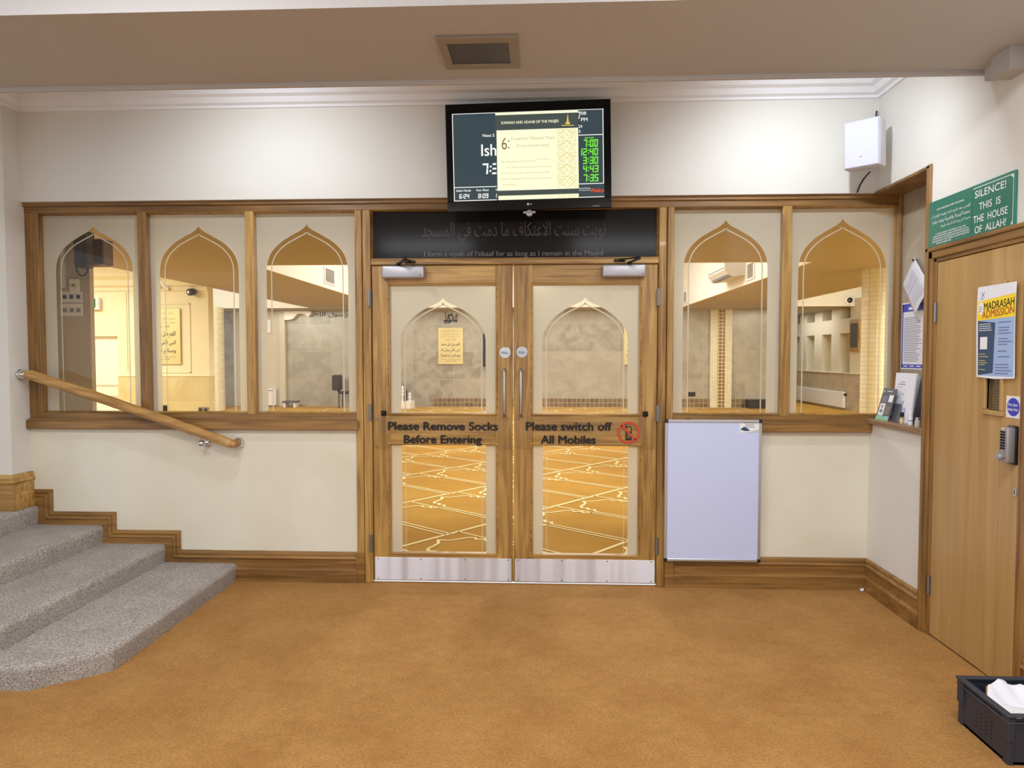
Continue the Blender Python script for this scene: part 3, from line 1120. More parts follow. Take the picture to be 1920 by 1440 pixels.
# ------------------------------------------------------------------ soffit floodlight
t = thing('ceiling_light', (-0.085, -1.42, ZS), 'square recessed ceiling light with dark glass set in the beam', 'light')
bm = nb()
x0, x1, y0, y1 = -0.248, 0.086, -1.575, -1.265
a0, a1, b0, b1 = -0.213, 0.046, -1.524, -1.312
for q in ((x0, x1, y0, b0), (x0, x1, b1, y1), (x0, a0, b0, b1), (a1, x1, b0, b1)):
    box(bm, q[0], q[1], q[2], q[3], ZS - 0.014, ZS - 0.0005, 0.002)
box(bm, -0.228, -0.222, -1.43, -1.424, ZS - 0.016, ZS - 0.012)
obj('surround', bm, plain('beige_light_trim', (150, 140, 124), 0.5), t)
obj('glass_cover', bx(a0, a1, b0, b1, ZS - 0.009, ZS - 0.0005), plain('smoked_light_cover', (80, 80, 86), 0.35), t)

# ------------------------------------------------------------------ television
tv = thing('television', (0.1014, -0.1933, 2.6972), 'black flat screen television showing prayer times above the double doors', 'television', rot=(0.0212, -0.0175, -0.0055), mode='YXZ')
TW, TH = 1.0, 0.6432
sx0, sx1, sz1, sz0 = 0.0405, 0.9575, 0.0565, 0.581      # screen, as offsets from the top left corner


def T(u, v):
    return (-TW / 2 + u, TH / 2 - v)


bm = nb()
xa, za = T(sx0, sz1)
xb, zb = T(sx1, sz0)
for q in ((-TW / 2, TW / 2, za, TH / 2), (-TW / 2, TW / 2, -TH / 2, zb), (-TW / 2, xa, zb, za), (xb, TW / 2, zb, za)):
    box(bm, q[0], q[1], 0.0, 0.03, q[2], q[3], 0.0025)
box(bm, -TW / 2 + 0.006, TW / 2 - 0.006, 0.02, 0.062, -TH / 2 + 0.006, TH / 2 - 0.006, 0.01)
box(bm, -0.3, 0.3, 0.06, 0.1, -0.22, 0.2, 0.012)
obj('housing', bm, 'blackgloss', tv, local=True)
obj('wall_bracket', bx(-0.18, 0.18, 0.095, 0.14, -0.15, 0.15), 'dark_metal', tv, local=True)
m, nt, b, out = new_mat('lit_screen')
b.inputs['Base Color'].default_value = lin((18, 20, 24))
b.inputs['Roughness'].default_value = 0.14
b.inputs['Specular IOR Level'].default_value = 0.2
b.inputs['Emission Color'].default_value = lin((70, 86, 92))
b.inputs['Emission Strength'].default_value = 0.7
scr = obj('screen', bx(xa, xb, 0.004, 0.012, zb, za), m, tv, local=True)
TP_ = PL((0, 0.004, 0), (1, 0, 0), (0, 0, 1))
E_white = emit_mat('screen_white', (250, 250, 244), 1.0)
E_cream = emit_mat('screen_cream', (249, 250, 212), 1.0)
E_gold = emit_mat('screen_gold', (222, 196, 96), 1.0)
E_green = emit_mat('screen_green', (124, 238, 64), 1.0)
E_dark = emit_mat('screen_slate', (84, 92, 88), 0.8)
E_brown = emit_mat('screen_brown', (120, 92, 60), 1.0)
E_tan = emit_mat('screen_tan', (196, 176, 128), 1.0)
E_or = emit_mat('screen_orange', (238, 92, 50), 1.0)
E_black = emit_mat('screen_black', (30, 32, 34), 0.6)


def trect(bm, u0, u1, v0, v1, e, mi=0):
    (a, c), (b2, d) = T(u0, v0), T(u1, v1)
    rect(bm, TP_, a, b2, d, c, e, mi)


def ttext(bm, s, u0, u1, vbase, cap, e=0.0016, mi=0, bold=0.01, **k):
    a, c = T(u0, vbase)
    text_bm(bm, s, TP_, a, c, cap=cap, w=u1 - u0, bold=bold, align='L', e=e, mi=mi, **k)


bm = nb()                                                       # frames and white lettering of the prayer time page
L_ = 0.0045
for q in ((0.0405, 0.9575, 0.0575), (0.0405, 0.3105, 0.498), (0.0405, 0.9575, 0.5785), (0.8045, 0.9545, 0.208), (0.8045, 0.9545, 0.498)):
    trect(bm, q[0], q[1], q[2] - L_ / 2, q[2] + L_ / 2, 0.0008)
trect(bm, 0.0405, 0.045, 0.0575, 0.578, 0.0008)
trect(bm, 0.951, 0.9555, 0.0575, 0.498, 0.0008)
ttext(bm, 'Next S', 0.2251, 0.296, 0.2, 0.0175, bold=0.015)
ttext(bm, 'Ish', 0.215, 0.3055, 0.3126, 0.072, e=0.0008, bold=0.012)
(a, c), (b2, d) = T(0.216, 0.358), T(0.325, 0.424)
digits(bm, '7:3', TP_, a, b2 - 0.012, d, c, 0.0008)
ttext(bm, 'Sehri Ends', 0.056, 0.1457, 0.5235, 0.0125, bold=0.02)
ttext(bm, 'Sun Rise', 0.1794, 0.2546, 0.5235, 0.0125, bold=0.02)
ttext(bm, 'N', 0.299, 0.309, 0.5235, 0.0125, bold=0.02)
for s, u0, u1, v0, v1 in (('6:24', .0728, .1331, .538, .5654), ('8:09', .1888, .2507, .5386, .566), ('12', .299, .3125, .541, .564)):
    (a, c), (b2, d) = T(u0, v0), T(u1, v1)
    digits(bm, s, TP_, a, b2, d, c, 0.0008)
ttext(bm, '7', 0.806, 0.819, 0.112, 0.045, bold=0.03)
ttext(bm, '08', 0.8225, 0.8526, 0.0885, 0.0195, bold=0.008)
ttext(bm, 'PM', 0.8225, 0.8606, 0.127, 0.022, bold=0.008)
ttext(bm, '24', 0.8055, 0.8285, 0.165, 0.0185, bold=0.008)
ttext(bm, '5', 0.808, 0.818, 0.195, 0.0185, bold=0.008)
ttext(bm, 'Activate Windows', 0.8050, 0.872, 0.528, 0.007, bold=0.015)
ttext(bm, 'Go to Settings to activate', 0.8050, 0.872, 0.539, 0.006, bold=0.012)
obj('white_figures', bm, E_white, scr, local=True)
bm = nb()
ttext(bm, 'Jamaat', 0.8423, 0.899, 0.229, 0.0105, bold=0.02)
for s, u0, u1, v0, v1 in (('7:00', .8336, .92, .235, .2795), ('12:40', .8159, .92, .287, .330), ('3:30', .8295, .92, .338, .381), ('4:43', .8289, .9215, .389, .431), ('7:35', .831, .921, .442, .486)):
    (a, c), (b2, d) = T(u0, v0), T(u1, v1)
    digits(bm, s, TP_, a, b2, d, c, 0.0008)
obj('green_times', bm, E_green, scr, local=True)
bm = nb()
ttext(bm, 'Welco', 0.8726, 0.9555, 0.551, 0.026, bold=0.015, e=0.002)
obj('ticker', bm, E_or, scr, local=True)
bm = nb()                                                       # the cream slide over the middle
trect(bm, 0.3039, 0.8045, 0.0575, 0.587, 0.001, 1)
trect(bm, 0.3039, 0.8045, 0.0585, 0.0735, 0.0013, 0)
trect(bm, 0.3095, 0.8035, 0.1637, 0.5248, 0.0013, 0)
trect(bm, 0.3135, 0.8028, 0.5555, 0.5865, 0.0013, 0)
ttext(bm, 'SUNNAH AND ADAAB OF THE MASJID', 0.3388, 0.6874, 0.1275, 0.0165, bold=0.014, mi=0)
obj('slide', bm, [E_cream, E_dark], scr, local=True)
bm = nb()
ttext(bm, '6', 0.340, 0.372, 0.2787, 0.0745, bold=-0.006)
for v in (0.229, 0.269):
    a, c = T(0.383, v)
    disc(bm, TP_, a, c, 0.0045, 0.0016, 0, 12)
obj('slide_number', bm, E_brown, scr, local=True)
bm = nb()
ttext(bm, 'To perform Tahiyyatul Masjid', 0.396, 0.6603, 0.2245, 0.019, bold=-0.004)
ttext(bm, '(If not makrooh time)', 0.4307, 0.6253, 0.2675, 0.019, bold=-0.004)
for i, (s, u1) in enumerate((('Abu Qataadah said: The Prophet', .545), ('said, "When one of you enters the mosque,', .641), ('let him not sit down until he has prayed two', .626), ('rak\'ahs". Tahiyyatul-masjid means the Greeting', .635), ('of the Masjid', .42))):
    ttext(bm, s, 0.336 if i != 1 else 0.36, u1, 0.3565 + i * 0.0345, 0.0095, bold=-0.002)
a, c = T(0.555, 0.349)
text_bm(bm, arabic('صلى الله عليه و'), TP_, a, c, w=0.076, h=0.012, align='L', e=0.0016)
obj('slide_text', bm, E_tan, scr, local=True)
bm = nb()                                                       # interlaced star border of the slide
uc = 0.733


def TT(u, v):
    return T(u, v)


def lineT(pts, w=0.0022):
    line(bm, TP_, [TT(u, v) for u, v in pts], w, 0.0016)


v = 0.170
hh = 0.07
while v < 0.52:
    v1 = min(v + hh, 0.5245)
    f = (v1 - v) / hh
    if f > 0.95:
        for s in (-1, 1):
            lineT([(uc + s * 0.058, v), (uc + s * 0.02, v + hh * .5), (uc + s * 0.058, v1)])
            lineT([(uc, v), (uc + s * 0.045, v + hh * .5), (uc, v1)])
            lineT([(uc + s * 0.03, v), (uc - s * 0.03, v + hh * 0.9)])
            lineT([(uc + s * 0.058, v + hh * .2), (uc + s * 0.045, v + hh * .5), (uc + s * 0.058, v + hh * .8)])
            lineT([(uc + s * 0.058, v + hh * .35), (uc + s * 0.012, v + hh * .12)])
        lineT([(uc - 0.058, v), (uc + 0.058, v)])
    v += hh
for s in (-1, 1):
    for k in range(3):
        lineT([(uc + s * (0.008 + k * 0.018), 0.559), (uc + s * (0.016 + k * 0.018), 0.571), (uc + s * (0.008 + k * 0.018), 0.583)])
# small domed emblem above the border
for q in (((.7042, .1445), (.778, .1465), (.778, .151), (.7042, .149)), ((.7265, .141), (.756, .1415), (.752, .128), (.7305, .1275)), ((.735, .128), (.748, .1285), (.7452, .1), (.7418, .079), (.7385, .1))):
    poly(bm, TP_, [TT(*p_) for p_ in q], 0.0016)
obj('star_border', bm, E_gold, scr, local=True)
bm = nb()
Pb = PL((0, -0.0001, 0), (1, 0, 0), (0, 0, 1))
a, c = T(0.4935, 0.6103)
disc(bm, Pb, a, c, 0.0072, 0.0002, 0, 24)
a, c = T(0.504, 0.6143)
text_bm(bm, 'LG', Pb, a, c, cap=0.0082, bold=0.03, align='L', e=0.0002)
obj('maker_badge', bm, 'alu', tv, local=True)
bm = nb()
a, c = T(0.501, 0.660)
lathe(bm, [(0.019, 0.0), (0.021, 0.012), (0.016, 0.016)], (a, 0.016, c - 0.004), (0, -1, 0), 24)
box(bm, a - 0.038, a + 0.038, 0.0, 0.012, c - 0.006, c + 0.008, 0.003)
obj('sensor', bm, 'closer', tv, local=True)
bm = nb()
(a, c), (b2, d) = T(0.884, 0.6318), T(0.9275, 0.634)
rect(bm, Pb, a, b2, d, c, 0.0002)
obj('control_mark', bm, 'alu', tv, local=True)

# ------------------------------------------------------------------ white loudspeaker in the corner
sp = thing('wall_loudspeaker', (2.045, -0.28, 2.58), 'white loudspeaker mounted high in the corner beside the green sign', 'loudspeaker', rot=(R(4), 0, R(-41)))
sw, sh, sd = 0.20, 0.275, 0.12
obj('shell', bx(-sw / 2, sw / 2, 0.004, sd, 0, sh, 0.012, seg=2), 'spk', sp, local=True, smooth=True)
obj('grille', bx(-sw / 2 + 0.006, sw / 2 - 0.006, -0.004, 0.006, 0.006, sh - 0.006, 0.004), 'spkgrille', sp, local=True)
bm = nb()
Pq = PL((0, -0.0042, 0), (1, 0, 0), (0, 0, 1))
rect(bm, Pq, -0.016, 0.006, 0.052, 0.074, 0.0004, 0)
rect(bm, Pq, -0.012, -0.006, 0.056, 0.07, 0.0008, 1)
rect(bm, Pq, -0.003, 0.003, 0.056, 0.07, 0.0008, 1)
obj('badge', bm, ['white_ink', 'grey_ink'], sp, local=True)
obj('bracket', bx(-0.05, 0.05, sd - 0.005, sd + 0.075, 0.1, 0.19, 0.006), 'white', sp, local=True)
bm = nb()
tube(bm, [(2.232, -0.05, 2.98), (2.215, -0.08, 2.95), (2.19, -0.14, 2.9), (2.172, -0.19, 2.86)], 0.0055, 8)
solo('loudspeaker_cable', bm, 'black', 'short dark cable running from wall corner into top of white loudspeaker', 'cable', smooth=True)
bm = nb()
tube(bm, [(2.13, -0.2, 2.575), (2.14, -0.1, 2.56), (2.135, -0.06, 2.53), (2.125, -0.05, 2.488)], 0.005, 8)
solo('loudspeaker_cable', bm, 'black', 'thin dark cable hanging below the white loudspeaker to the window head', 'cable', smooth=True)

# ------------------------------------------------------------------ right wall: recess with notices
bm = nb()
box(bm, 2.42, 2.44, -0.645, 0.0, 1.06, 2.49)
struct('wall_recess', bm, plain('recess_lining', (178, 164, 144), 0.45, rgb2=(156, 138, 116), scale=5, detail=8))
bm = nb()
box(bm, XR - 0.012, XR + 0.02, -0.652, -0.612, 1.06, 2.5, 0.004)
box(bm, XR - 0.012, XR + 0.19, -0.64, 0.0, 2.478, 2.496, 0.003)
box(bm, XR, 2.43, -0.645, -0.62, 1.06, 2.49)
box(bm, 2.40, 2.42, -0.02, -0.002, 1.10, 2.48, 0.004)
struct('trim_8', bm, 'pineZ')
bm = nb()
box(bm, XR - 0.03, 2.42, -0.655, -0.0, 1.058, 1.092, 0.006)
struct('sill_recess', bm, wood('worn_shelf', (150, 122, 92), (112, 86, 58), 'Y'))

S414 = SIDE(2.4195)
t = thing('printed_notice', (2.42, -0.17, 1.4), 'blue bordered printed notice sheet pinned low inside the wall recess', 'notice')
bm = nb()
a0, a1, z0, z1 = 0.035, 0.30, 1.402, 1.808
box(bm, 2.418, 2.4195, -a1, -a0, z0, z1)
obj('sheet', bm, 'paper', t)
bm = nb()
P4 = SIDE(2.418)
for q in ((a0 + .006, a1 - .006, z1 - .056, z1 - .008), (a0 + .006, a1 - .006, z0 + .008, z0 + .03), (a0 + .006, a0 + .018, z0 + .008, z1 - .008), (a1 - .018, a1 - .006, z0 + .008, z1 - .008)):
    rect(bm, P4, *q, 0.0006)
obj('blue_border', bm, 'blue', t)
bm = nb()
bars(bm, P4, a0 + .03, a1 - .03, [z0 + .05 + i * 0.0105 for i in range(26)], 0.004, 0.0006, 0, 3, 0.7)
rect(bm, P4, a0 + .08, a1 - .08, z1 - .045, z1 - .03, 0.0012, 1)
for i in range(3):
    rect(bm, P4, a0 + .03 + i * .075, a0 + .08 + i * .075, z0 + .016, z0 + .022, 0.0012, 1)
obj('print', bm, ['grey_ink', 'white_ink'], t)
t = thing('pinned_paper', (2.408, -0.22, 1.72), 'white sheet hanging askew from one pin above the blue bordered notice', 'paper')
c4 = [Vector((2.405, -0.187, 2.07)), Vector((2.400, -0.068, 1.917)), Vector((2.385, -0.262, 1.722)), Vector((2.40, -0.381, 1.875))]
bm = nb()
n = 8
g = [[None] * (n + 1) for _ in range(n + 1)]
for i in range(n + 1):
    for j in range(n + 1):
        a, b2 = i / n, j / n
        p = c4[0] * (1 - a) * (1 - b2) + c4[1] * a * (1 - b2) + c4[2] * a * b2 + c4[3] * (1 - a) * b2
        p.x -= 0.012 * b2 * b2 * math.sin(a * 2.6)
        g[i][j] = bm.verts.new(p)
for i in range(n):
    for j in range(n):
        bm.faces.new((g[i][j], g[i + 1][j], g[i + 1][j + 1], g[i][j + 1]))
sh_ = obj('sheet', bm, 'paper', t, smooth=True)
sh_.modifiers.new('thick', 'SOLIDIFY').thickness = 0.0006
bm = nb()
u4, v4 = (c4[1] - c4[0]), (c4[3] - c4[0])
PT = PL(c4[0] + Vector((-0.014, 0, 0)), u4, v4)
for k in range(14):
    b0 = 0.14 + k * 0.055
    quad(bm, [c4[0] + u4 * 0.2 + v4 * b0 + Vector((-0.013, 0, 0)), c4[0] + u4 * 0.86 + v4 * b0 + Vector((-0.016, 0, 0)), c4[0] + u4 * 0.86 + v4 * (b0 + .02) + Vector((-0.016, 0, 0)), c4[0] + u4 * 0.2 + v4 * (b0 + .02) + Vector((-0.013, 0, 0))], 1 if k == 6 else 0)
obj('print', bm, [plain('pale_print', (206, 206, 226), 0.7), 'grey_ink'], t)
obj('pin', lathe(nb(), [(0.005, 0), (0.005, 0.02), (0.007, 0.024), (0.0, 0.027)], (2.42, -0.187, 2.055), (-1, 0, 0), 10), 'black', t)
bm = nb()
n = 8
for k in range(n + 1):
    f = k / n
    z = 1.42 - 0.21 * f
    cx_ = 2.416 - 0.012 * f * f
    g[0][k] = bm.verts.new((cx_, -0.34 + 0.055 * f * f, z))
    g[1][k] = bm.verts.new((cx_ + 0.002, -0.5, z - 0.02))
for k in range(n):
    bm.faces.new((g[0][k], g[1][k], g[1][k + 1], g[0][k + 1]))
solo('curled_paper', bm, 'paper', 'narrow curling white paper hanging under the blue bordered notice', 'paper', smooth=True).modifiers.new('thick', 'SOLIDIFY').thickness = 0.0006


def leaning(name, x0, x1, ya0, ya1, yb0, yb1, z0, z1, th):
    """slab leaning back from base to top; returns bmesh and its printed plane"""
    bm = nb()
    A = [Vector((x0, ya0, z0)), Vector((x0 + .012, ya1, z0)), Vector((x1 + .012, yb1, z1)), Vector((x1, yb0, z1))]
    nrm = (A[1] - A[0]).cross(A[3] - A[0]).normalized()
    if nrm.x > 0:
        nrm = -nrm
    f = [bm.verts.new(p) for p in A]
    bk = [bm.verts.new(p - nrm * th) for p in A]
    bm.faces.new(f)
    bm.faces.new(bk[::-1])
    for k in range(4):
        bm.faces.new((f[k], f[(k + 1) % 4], bk[(k + 1) % 4], bk[k]))
    u = A[1] - A[0]
    v = A[3] - A[0]
    return bm, lambda a, b2, e=0.0008: A[0] + u * a + v * b2 + nrm * e


SZ = 1.0925
t = thing('leaflet', (2.26, -0.15, SZ), 'dark grey leaflet with green foot leaning upright on recess shelf', 'leaflet')
bm, pf = leaning('l', 2.245, 2.292, -0.083, -0.215, -0.09, -0.222, SZ, 1.285, 0.006)
obj('card', bm, 'slate', t)
bm = nb()


def pq(a0, a1, b0, b1, mi, e=0.0008):
    quad(bm, [pf(a0, b0, e), pf(a1, b0, e), pf(a1, b1, e), pf(a0, b1, e)], mi)


pq(0.0, 1.0, 0.0, 0.1, 1)
quad(bm, [pf(0.0, .1), pf(.6, .1), pf(.5, .15), pf(.3, .17), pf(.1, .15)], 1)
pq(0.62, 1.0, 0.1, 0.14, 4)
pq(0.1, 0.5, 0.16, 0.52, 0)
pq(0.22, 0.36, 0.38, 0.47, 2, .0014)
pq(0.18, 0.4, 0.23, 0.34, 2, .0014)
pq(0.62, 0.94, 0.58, 0.8, 0)
pq(0.58, 0.92, 0.2, 0.45, 3)
for k in range(6):
    pq(0.14, 0.5, 0.56 + k * .035, 0.58 + k * .035, 2)
pq(0.35, 0.75, 0.9, 0.92, 0)
pq(0.1, 0.16, 0.87, 0.94, 0)
obj('print', bm, ['white_ink', 'mint', 'grey_ink', plain('taupe_ink', (128, 118, 110), 0.6), 'sky'], t)
t = thing('brochure_holder', (2.33, -0.3, SZ), 'tall stand of white brochures leaning beside the dark leaflet', 'brochure')
bm, pf = leaning('b', 2.285, 2.352, -0.20, -0.385, -0.115, -0.325, SZ, 1.381, 0.012)
obj('brochure', bm, 'paper', t)
bm = nb()
pq(0.3, 0.7, 0.8, 0.815, 0)
pq(0.2, 0.85, 0.755, 0.775, 0)
pq(0.12, 0.45, 0.7, 0.71, 0)
pq(0.35, 0.6, 0.56, 0.57, 0)
for k in range(7):
    pq(0.1, 0.45, 0.5 - k * .035, 0.51 - k * .035, 0)
obj('print', bm, ['grey_ink'], t)
bm = nb()
pfa = pf
pq(0.02, 0.55, 0.0, 0.36, 0, .004)
pq(0.55, 0.72, 0.02, 0.3, 1, .004)
quad(bm, [pf(0.02, .36, .004), pf(.55, .36, .004), pf(.62, .44, .004), pf(.3, .4, .004)], 1)
obj('front_card', bm, ['slate', plain('pale_steel_ink', (170, 180, 210), 0.5)], t)
bm = nb()
quad(bm, [(2.31, -0.385, SZ), (2.385, -0.385, SZ), (2.378, -0.345, 1.36), (2.366, -0.335, 1.37)])
quad(bm, [(2.385, -0.385, SZ), (2.385, -0.2, SZ), (2.378, -0.15, 1.36), (2.378, -0.345, 1.36)])
obj('stand', bm, plain('smoky_acrylic', (64, 66, 72), 0.2), t)
# little bottles
t = thing('scent_bottle', (2.254, -0.385, SZ), 'small amber scent bottle with black cap on the recess shelf', 'bottle')
obj('flask', lathe(nb(), [(0.011, 0), (0.0115, 0.03), (0.007, 0.036), (0.007, 0.04)], (2.254, -0.385, SZ), n=16), plain('amber_glass', (196, 178, 120), 0.12), t, smooth=True)
obj('cap', lathe(nb(), [(0.0105, 0.04), (0.0105, 0.066), (0.009, 0.067)], (2.254, -0.385, SZ), n=16), 'black', t, smooth=True)
obj('label_patch', lathe(nb(), [(0.0117, 0.01), (0.0119, 0.011), (0.0119, 0.024), (0.0117, 0.025)], (2.254, -0.385, SZ), n=16), 'gold', t)
t = thing('white_bottle', (2.272, -0.446, SZ), 'slim white bottle standing beside the black-capped scent bottle', 'bottle')
obj('flask', lathe(nb(), [(0.0115, 0), (0.0115, 0.05), (0.009, 0.053)], (2.272, -0.446, SZ), n=16), 'white', t, smooth=True)
obj('cap', lathe(nb(), [(0.0115, 0.054), (0.0115, 0.078), (0.01, 0.08)], (2.272, -0.446, SZ), n=16), 'white', t, smooth=True)
obj('band', lathe(nb(), [(0.0118, 0.022), (0.0119, 0.023), (0.0119, 0.027), (0.0118, 0.028)], (2.272, -0.446, SZ), n=16), 'grey_ink', t)
for (x, y, h, lab) in ((2.258, -0.545, 0.05, 'squat clear glass jar with pale lid next to the white bottle'), (2.266, -0.594, 0.042, 'short clear jar against the recess trim at the shelf end')):
    t = thing('glass_jar', (x, y, SZ), lab, 'jar')
    obj('jar_body', lathe(nb(), [(0.014, 0), (0.0145, h * .62), (0.010, h * .72)], (x, y, SZ), n=18), plain('pale_jar_glass', (196, 190, 180), 0.08), t, smooth=True)
    obj('lid', lathe(nb(), [(0.0115, h * .72), (0.0115, h), (0.010, h + .001)], (x, y, SZ), n=18), 'alu', t, smooth=True)

# ------------------------------------------------------------------ side door and its frame
bm = nb()


def arch_piece(y0, y1, z0, z1, vert):
    if vert:
        box(bm, XR - 0.02, XR + 0.03, y0, y1, z0, z1, 0.004)
    else:
        box(bm, XR - 0.02, XR + 0.03, y0, y1, z0, z1, 0.004)


box(bm, XR - 0.026, XR + 0.03, -0.668, -0.644, 0, 2.052, 0.004)
box(bm, XR - 0.018, XR + 0.03, -0.70, -0.662, 0, 2.03, 0.004)
box(bm, XR - 0.008, XR + 0.05, -0.726, -0.698, 0, 1.99, 0.003)
box(bm, XR - 0.026, XR + 0.03, -1.46, -1.436, 0, 2.052, 0.004)
box(bm, XR - 0.018, XR + 0.03, -1.44, -1.40, 0, 2.03, 0.004)
box(bm, XR - 0.008, XR + 0.05, -1.405, -1.384, 0, 1.99, 0.003)
struct('trim_9', bm, 'pineZ')
bm = nb()
box(bm, XR - 0.026, XR + 0.03, -1.46, -0.644, 2.03, 2.052, 0.004)
box(bm, XR - 0.018, XR + 0.03, -1.44, -0.662, 1.992, 2.032, 0.004)
box(bm, XR - 0.008, XR + 0.05, -1.405, -0.70, 1.972, 1.995, 0.003)
struct('trim_10', bm, 'pineY')
dr = tag(empty('door_3', (XR, -0.728, 0.005)), kind='structure')
y0, y1 = -1.383, -0.728
v0, v1, w0, w1 = -1.255, -1.155, 1.235, 1.80                    # vision panel
bm = nb()
box(bm, XR - 0.004, XR + 0.04, y0, v0, 0.008, 1.969, 0.002)
box(bm, XR - 0.004, XR + 0.04, v1, y1, 0.008, 1.969, 0.002)
box(bm, XR - 0.004, XR + 0.04, v0, v1, 0.008, w0, 0.0)
box(bm, XR - 0.004, XR + 0.04, v0, v1, w1, 1.969, 0.0)
obj('door_leaf', bm, 'ply', dr)
bm = nb()
for q in ((v0 - .022, v1 + .022, w0 - .024, w0), (v0 - .022, v1 + .022, w1, w1 + .024), (v0 - .022, v0, w0, w1), (v1, v1 + .022, w0, w1)):
    box(bm, XR - 0.014, XR + 0.01, q[0], q[1], q[2], q[3], 0.004)
vf = obj('vision_frame', bm, 'ply', dr)
m_w = tile_mat('wired_glass', ((92, 74, 50), (80, 64, 44)), (128, 112, 84), 0.0125, 0.0125, axis='YZ', rough=0.1, msize=0.1)
obj('wired_glass', bx(XR + 0.008, XR + 0.012, v0, v1, w0, w1), m_w, vf)
for z in (1.66, 0.22):
    bm = nb()
    tube(bm, [(XR - 0.012, -0.727, z), (XR - 0.012, -0.727, z + 0.1)], 0.008, 10)
    box(bm, XR - 0.008, XR + 0.0, -0.737, -0.717, z, z + 0.1)
    obj('hinge', bm, 'hinge', dr, smooth=True)
kl = obj('keypad_lock', bx(XR - 0.05, XR - 0.004, -1.372, -1.325, 1.018, 1.172, 0.008, seg=2), 'closer', dr, smooth=True)
obj('back_plate', bx(XR - 0.016, XR - 0.003, -1.38, -1.318, 1.01, 1.18, 0.006, seg=2), 'black', kl, smooth=True)
bm = nb()
for i in range(2):
    for j in range(7):
        lathe(bm, [(0.0045, 0), (0.0045, 0.006), (0.003, 0.007)], (XR - 0.05, -1.341 - i * 0.016, 1.152 - j * 0.012), (-1, 0, 0), 8)
obj('button', bm, 'dark_metal', kl)
obj('knob', lathe(nb(), [(0.008, 0), (0.008, 0.006), (0.015, 0.009), (0.0175, 0.016), (0.015, 0.023), (0.0, 0.025)], (XR - 0.05, -1.348, 1.043), (-1, 0, 0), 20), 'closer', kl, smooth=True)
es_ = obj('escutcheon', bx(XR - 0.009, XR - 0.004, -1.378, -1.358, 0.872, 0.91, 0.002), 'alu', dr)
obj('keyhole', bx(XR - 0.0098, XR - 0.0088, -1.37, -1.366, 0.882, 0.9), 'black', es_)

# poster on the side door
PX = XR - 0.0165
t = thing('admission_poster', (PX, -1.22, 1.383), 'white edged MADRASAH ADMISSION poster taped over the door window', 'poster')
Pp = SIDE(PX)
y0, y1, z0, z1 = 1.09, 1.358, 1.385, 1.805
bm = nb()
n = 10
for i in range(n + 1):
    f = i / n
    z = z1 + (z0 - z1) * f
    s = 0.006 * math.sin(f * math.pi * 1.3)
    bu = 0.012 * max(0, f - .8) ** 2 * 25
    g[0][i % 9] = None
    for j, y in enumerate((y0 - s, (y0 + y1) / 2, y1 - s * .6)):
        pass
rows = []
for i in range(n + 1):
    f = i / n
    z = z1 + (z0 - z1) * f
    s = 0.006 * math.sin(f * math.pi * 1.3)
    rows.append([bm.verts.new(on(Pp, y, z - (0.006 if (i == n and j == 1) else 0), 0)) for j, y in enumerate((y0 - s, (y0 + y1) / 2, y1 - s * .6))])
for A, B2 in zip(rows, rows[1:]):
    for j in range(2):
        bm.faces.new((A[j], A[j + 1], B2[j + 1], B2[j]))
obj('sheet', bm, 'paper', t)
bm = nb()
poly(bm, Pp, [(1.094, 1.737), (1.352, 1.757), (1.350, 1.655), (1.090, 1.648)], 0.0006)
obj('yellow_band', bm, 'yellow', t)
bm = nb()
poly(bm, Pp, [(1.096, 1.648), (1.350, 1.656), (1.352, 1.392), (1.106, 1.392)], 0.0003)
obj('pale_panel', bm, 'sky', t)
bm = nb()
poly(bm, Pp, [(1.096, 1.647), (1.222, 1.634), (1.213, 1.406), (1.106, 1.394)], 0.0006)
obj('navy_panel', bm, 'navy', t)
P2 = PL(on(Pp, 0, 0, 0), (Vector((0, -1, 0)) + Vector((0, 0, 0.06))), (0, 0, 1))
bm = nb()
text_bm(bm, 'MADRASAH', P2, 1.243, 1.70 - 0.0746, cap=0.035, w=0.207, bold=0.012, e=0.001)
obj('black_lettering', bm, 'ink', t)
bm = nb()
text_bm(bm, 'ADMISSION', P2, 1.237, 1.664 - 0.0746, cap=0.035, w=0.22, bold=0.012, e=0.0012)
obj('russet_lettering', bm, 'brown_ink', t)
bm = nb()
disc(bm, Pp, 1.116, 1.704, 0.019, 0.001, 0, 24, 0.03)
rect(bm, Pp, 1.117, 1.169, 1.514, 1.571, 0.001)
bars(bm, Pp, 1.105, 1.2, [1.63 - i * .0095 for i in range(4)], 0.003, 0.001, 0, 5, 0.7)
obj('white_patch', bm, 'white_ink', t)
bm = nb()
for (a, b2, c, d, k) in ((1.24, 1.33, 1.634, 1.634, 0), (1.245, 1.345, 1.61, 1.585, 5), (1.245, 1.34, 1.56, 1.535, 6), (1.245, 1.32, 1.505, 1.505, 7), (1.245, 1.34, 1.48, 1.48, 8), (1.228, 1.34, 1.445, 1.405, 9)):
    m_ = 1 if c == d else 3 if c - d < .03 else 4
    bars(bm, Pp, a, b2, [c - (c - d) * i / max(m_ - 1, 1) for i in range(m_)], 0.0035, 0.001, 0, k + 2, 0.6)
bars(bm, Pp, 1.104, 1.13, [1.69, 1.7, 1.71], 0.003, 0.0014, 0, 3)
line(bm, Pp, [(1.118, 1.778), (1.14, 1.755)], 0.0025, 0.001)
line(bm, Pp, [(1.14, 1.778), (1.118, 1.755)], 0.0025, 0.001)
bars(bm, Pp, 1.105, 1.15, [1.748], 0.002, 0.001)
obj('small_print', bm, plain('blue_grey_print', (92, 108, 150), 0.6), t)
bm = nb()
bars(bm, Pp, 1.112, 1.18, [1.492, 1.48, 1.462, 1.452, 1.443, 1.42], 0.0035, 0.001, 0, 8)
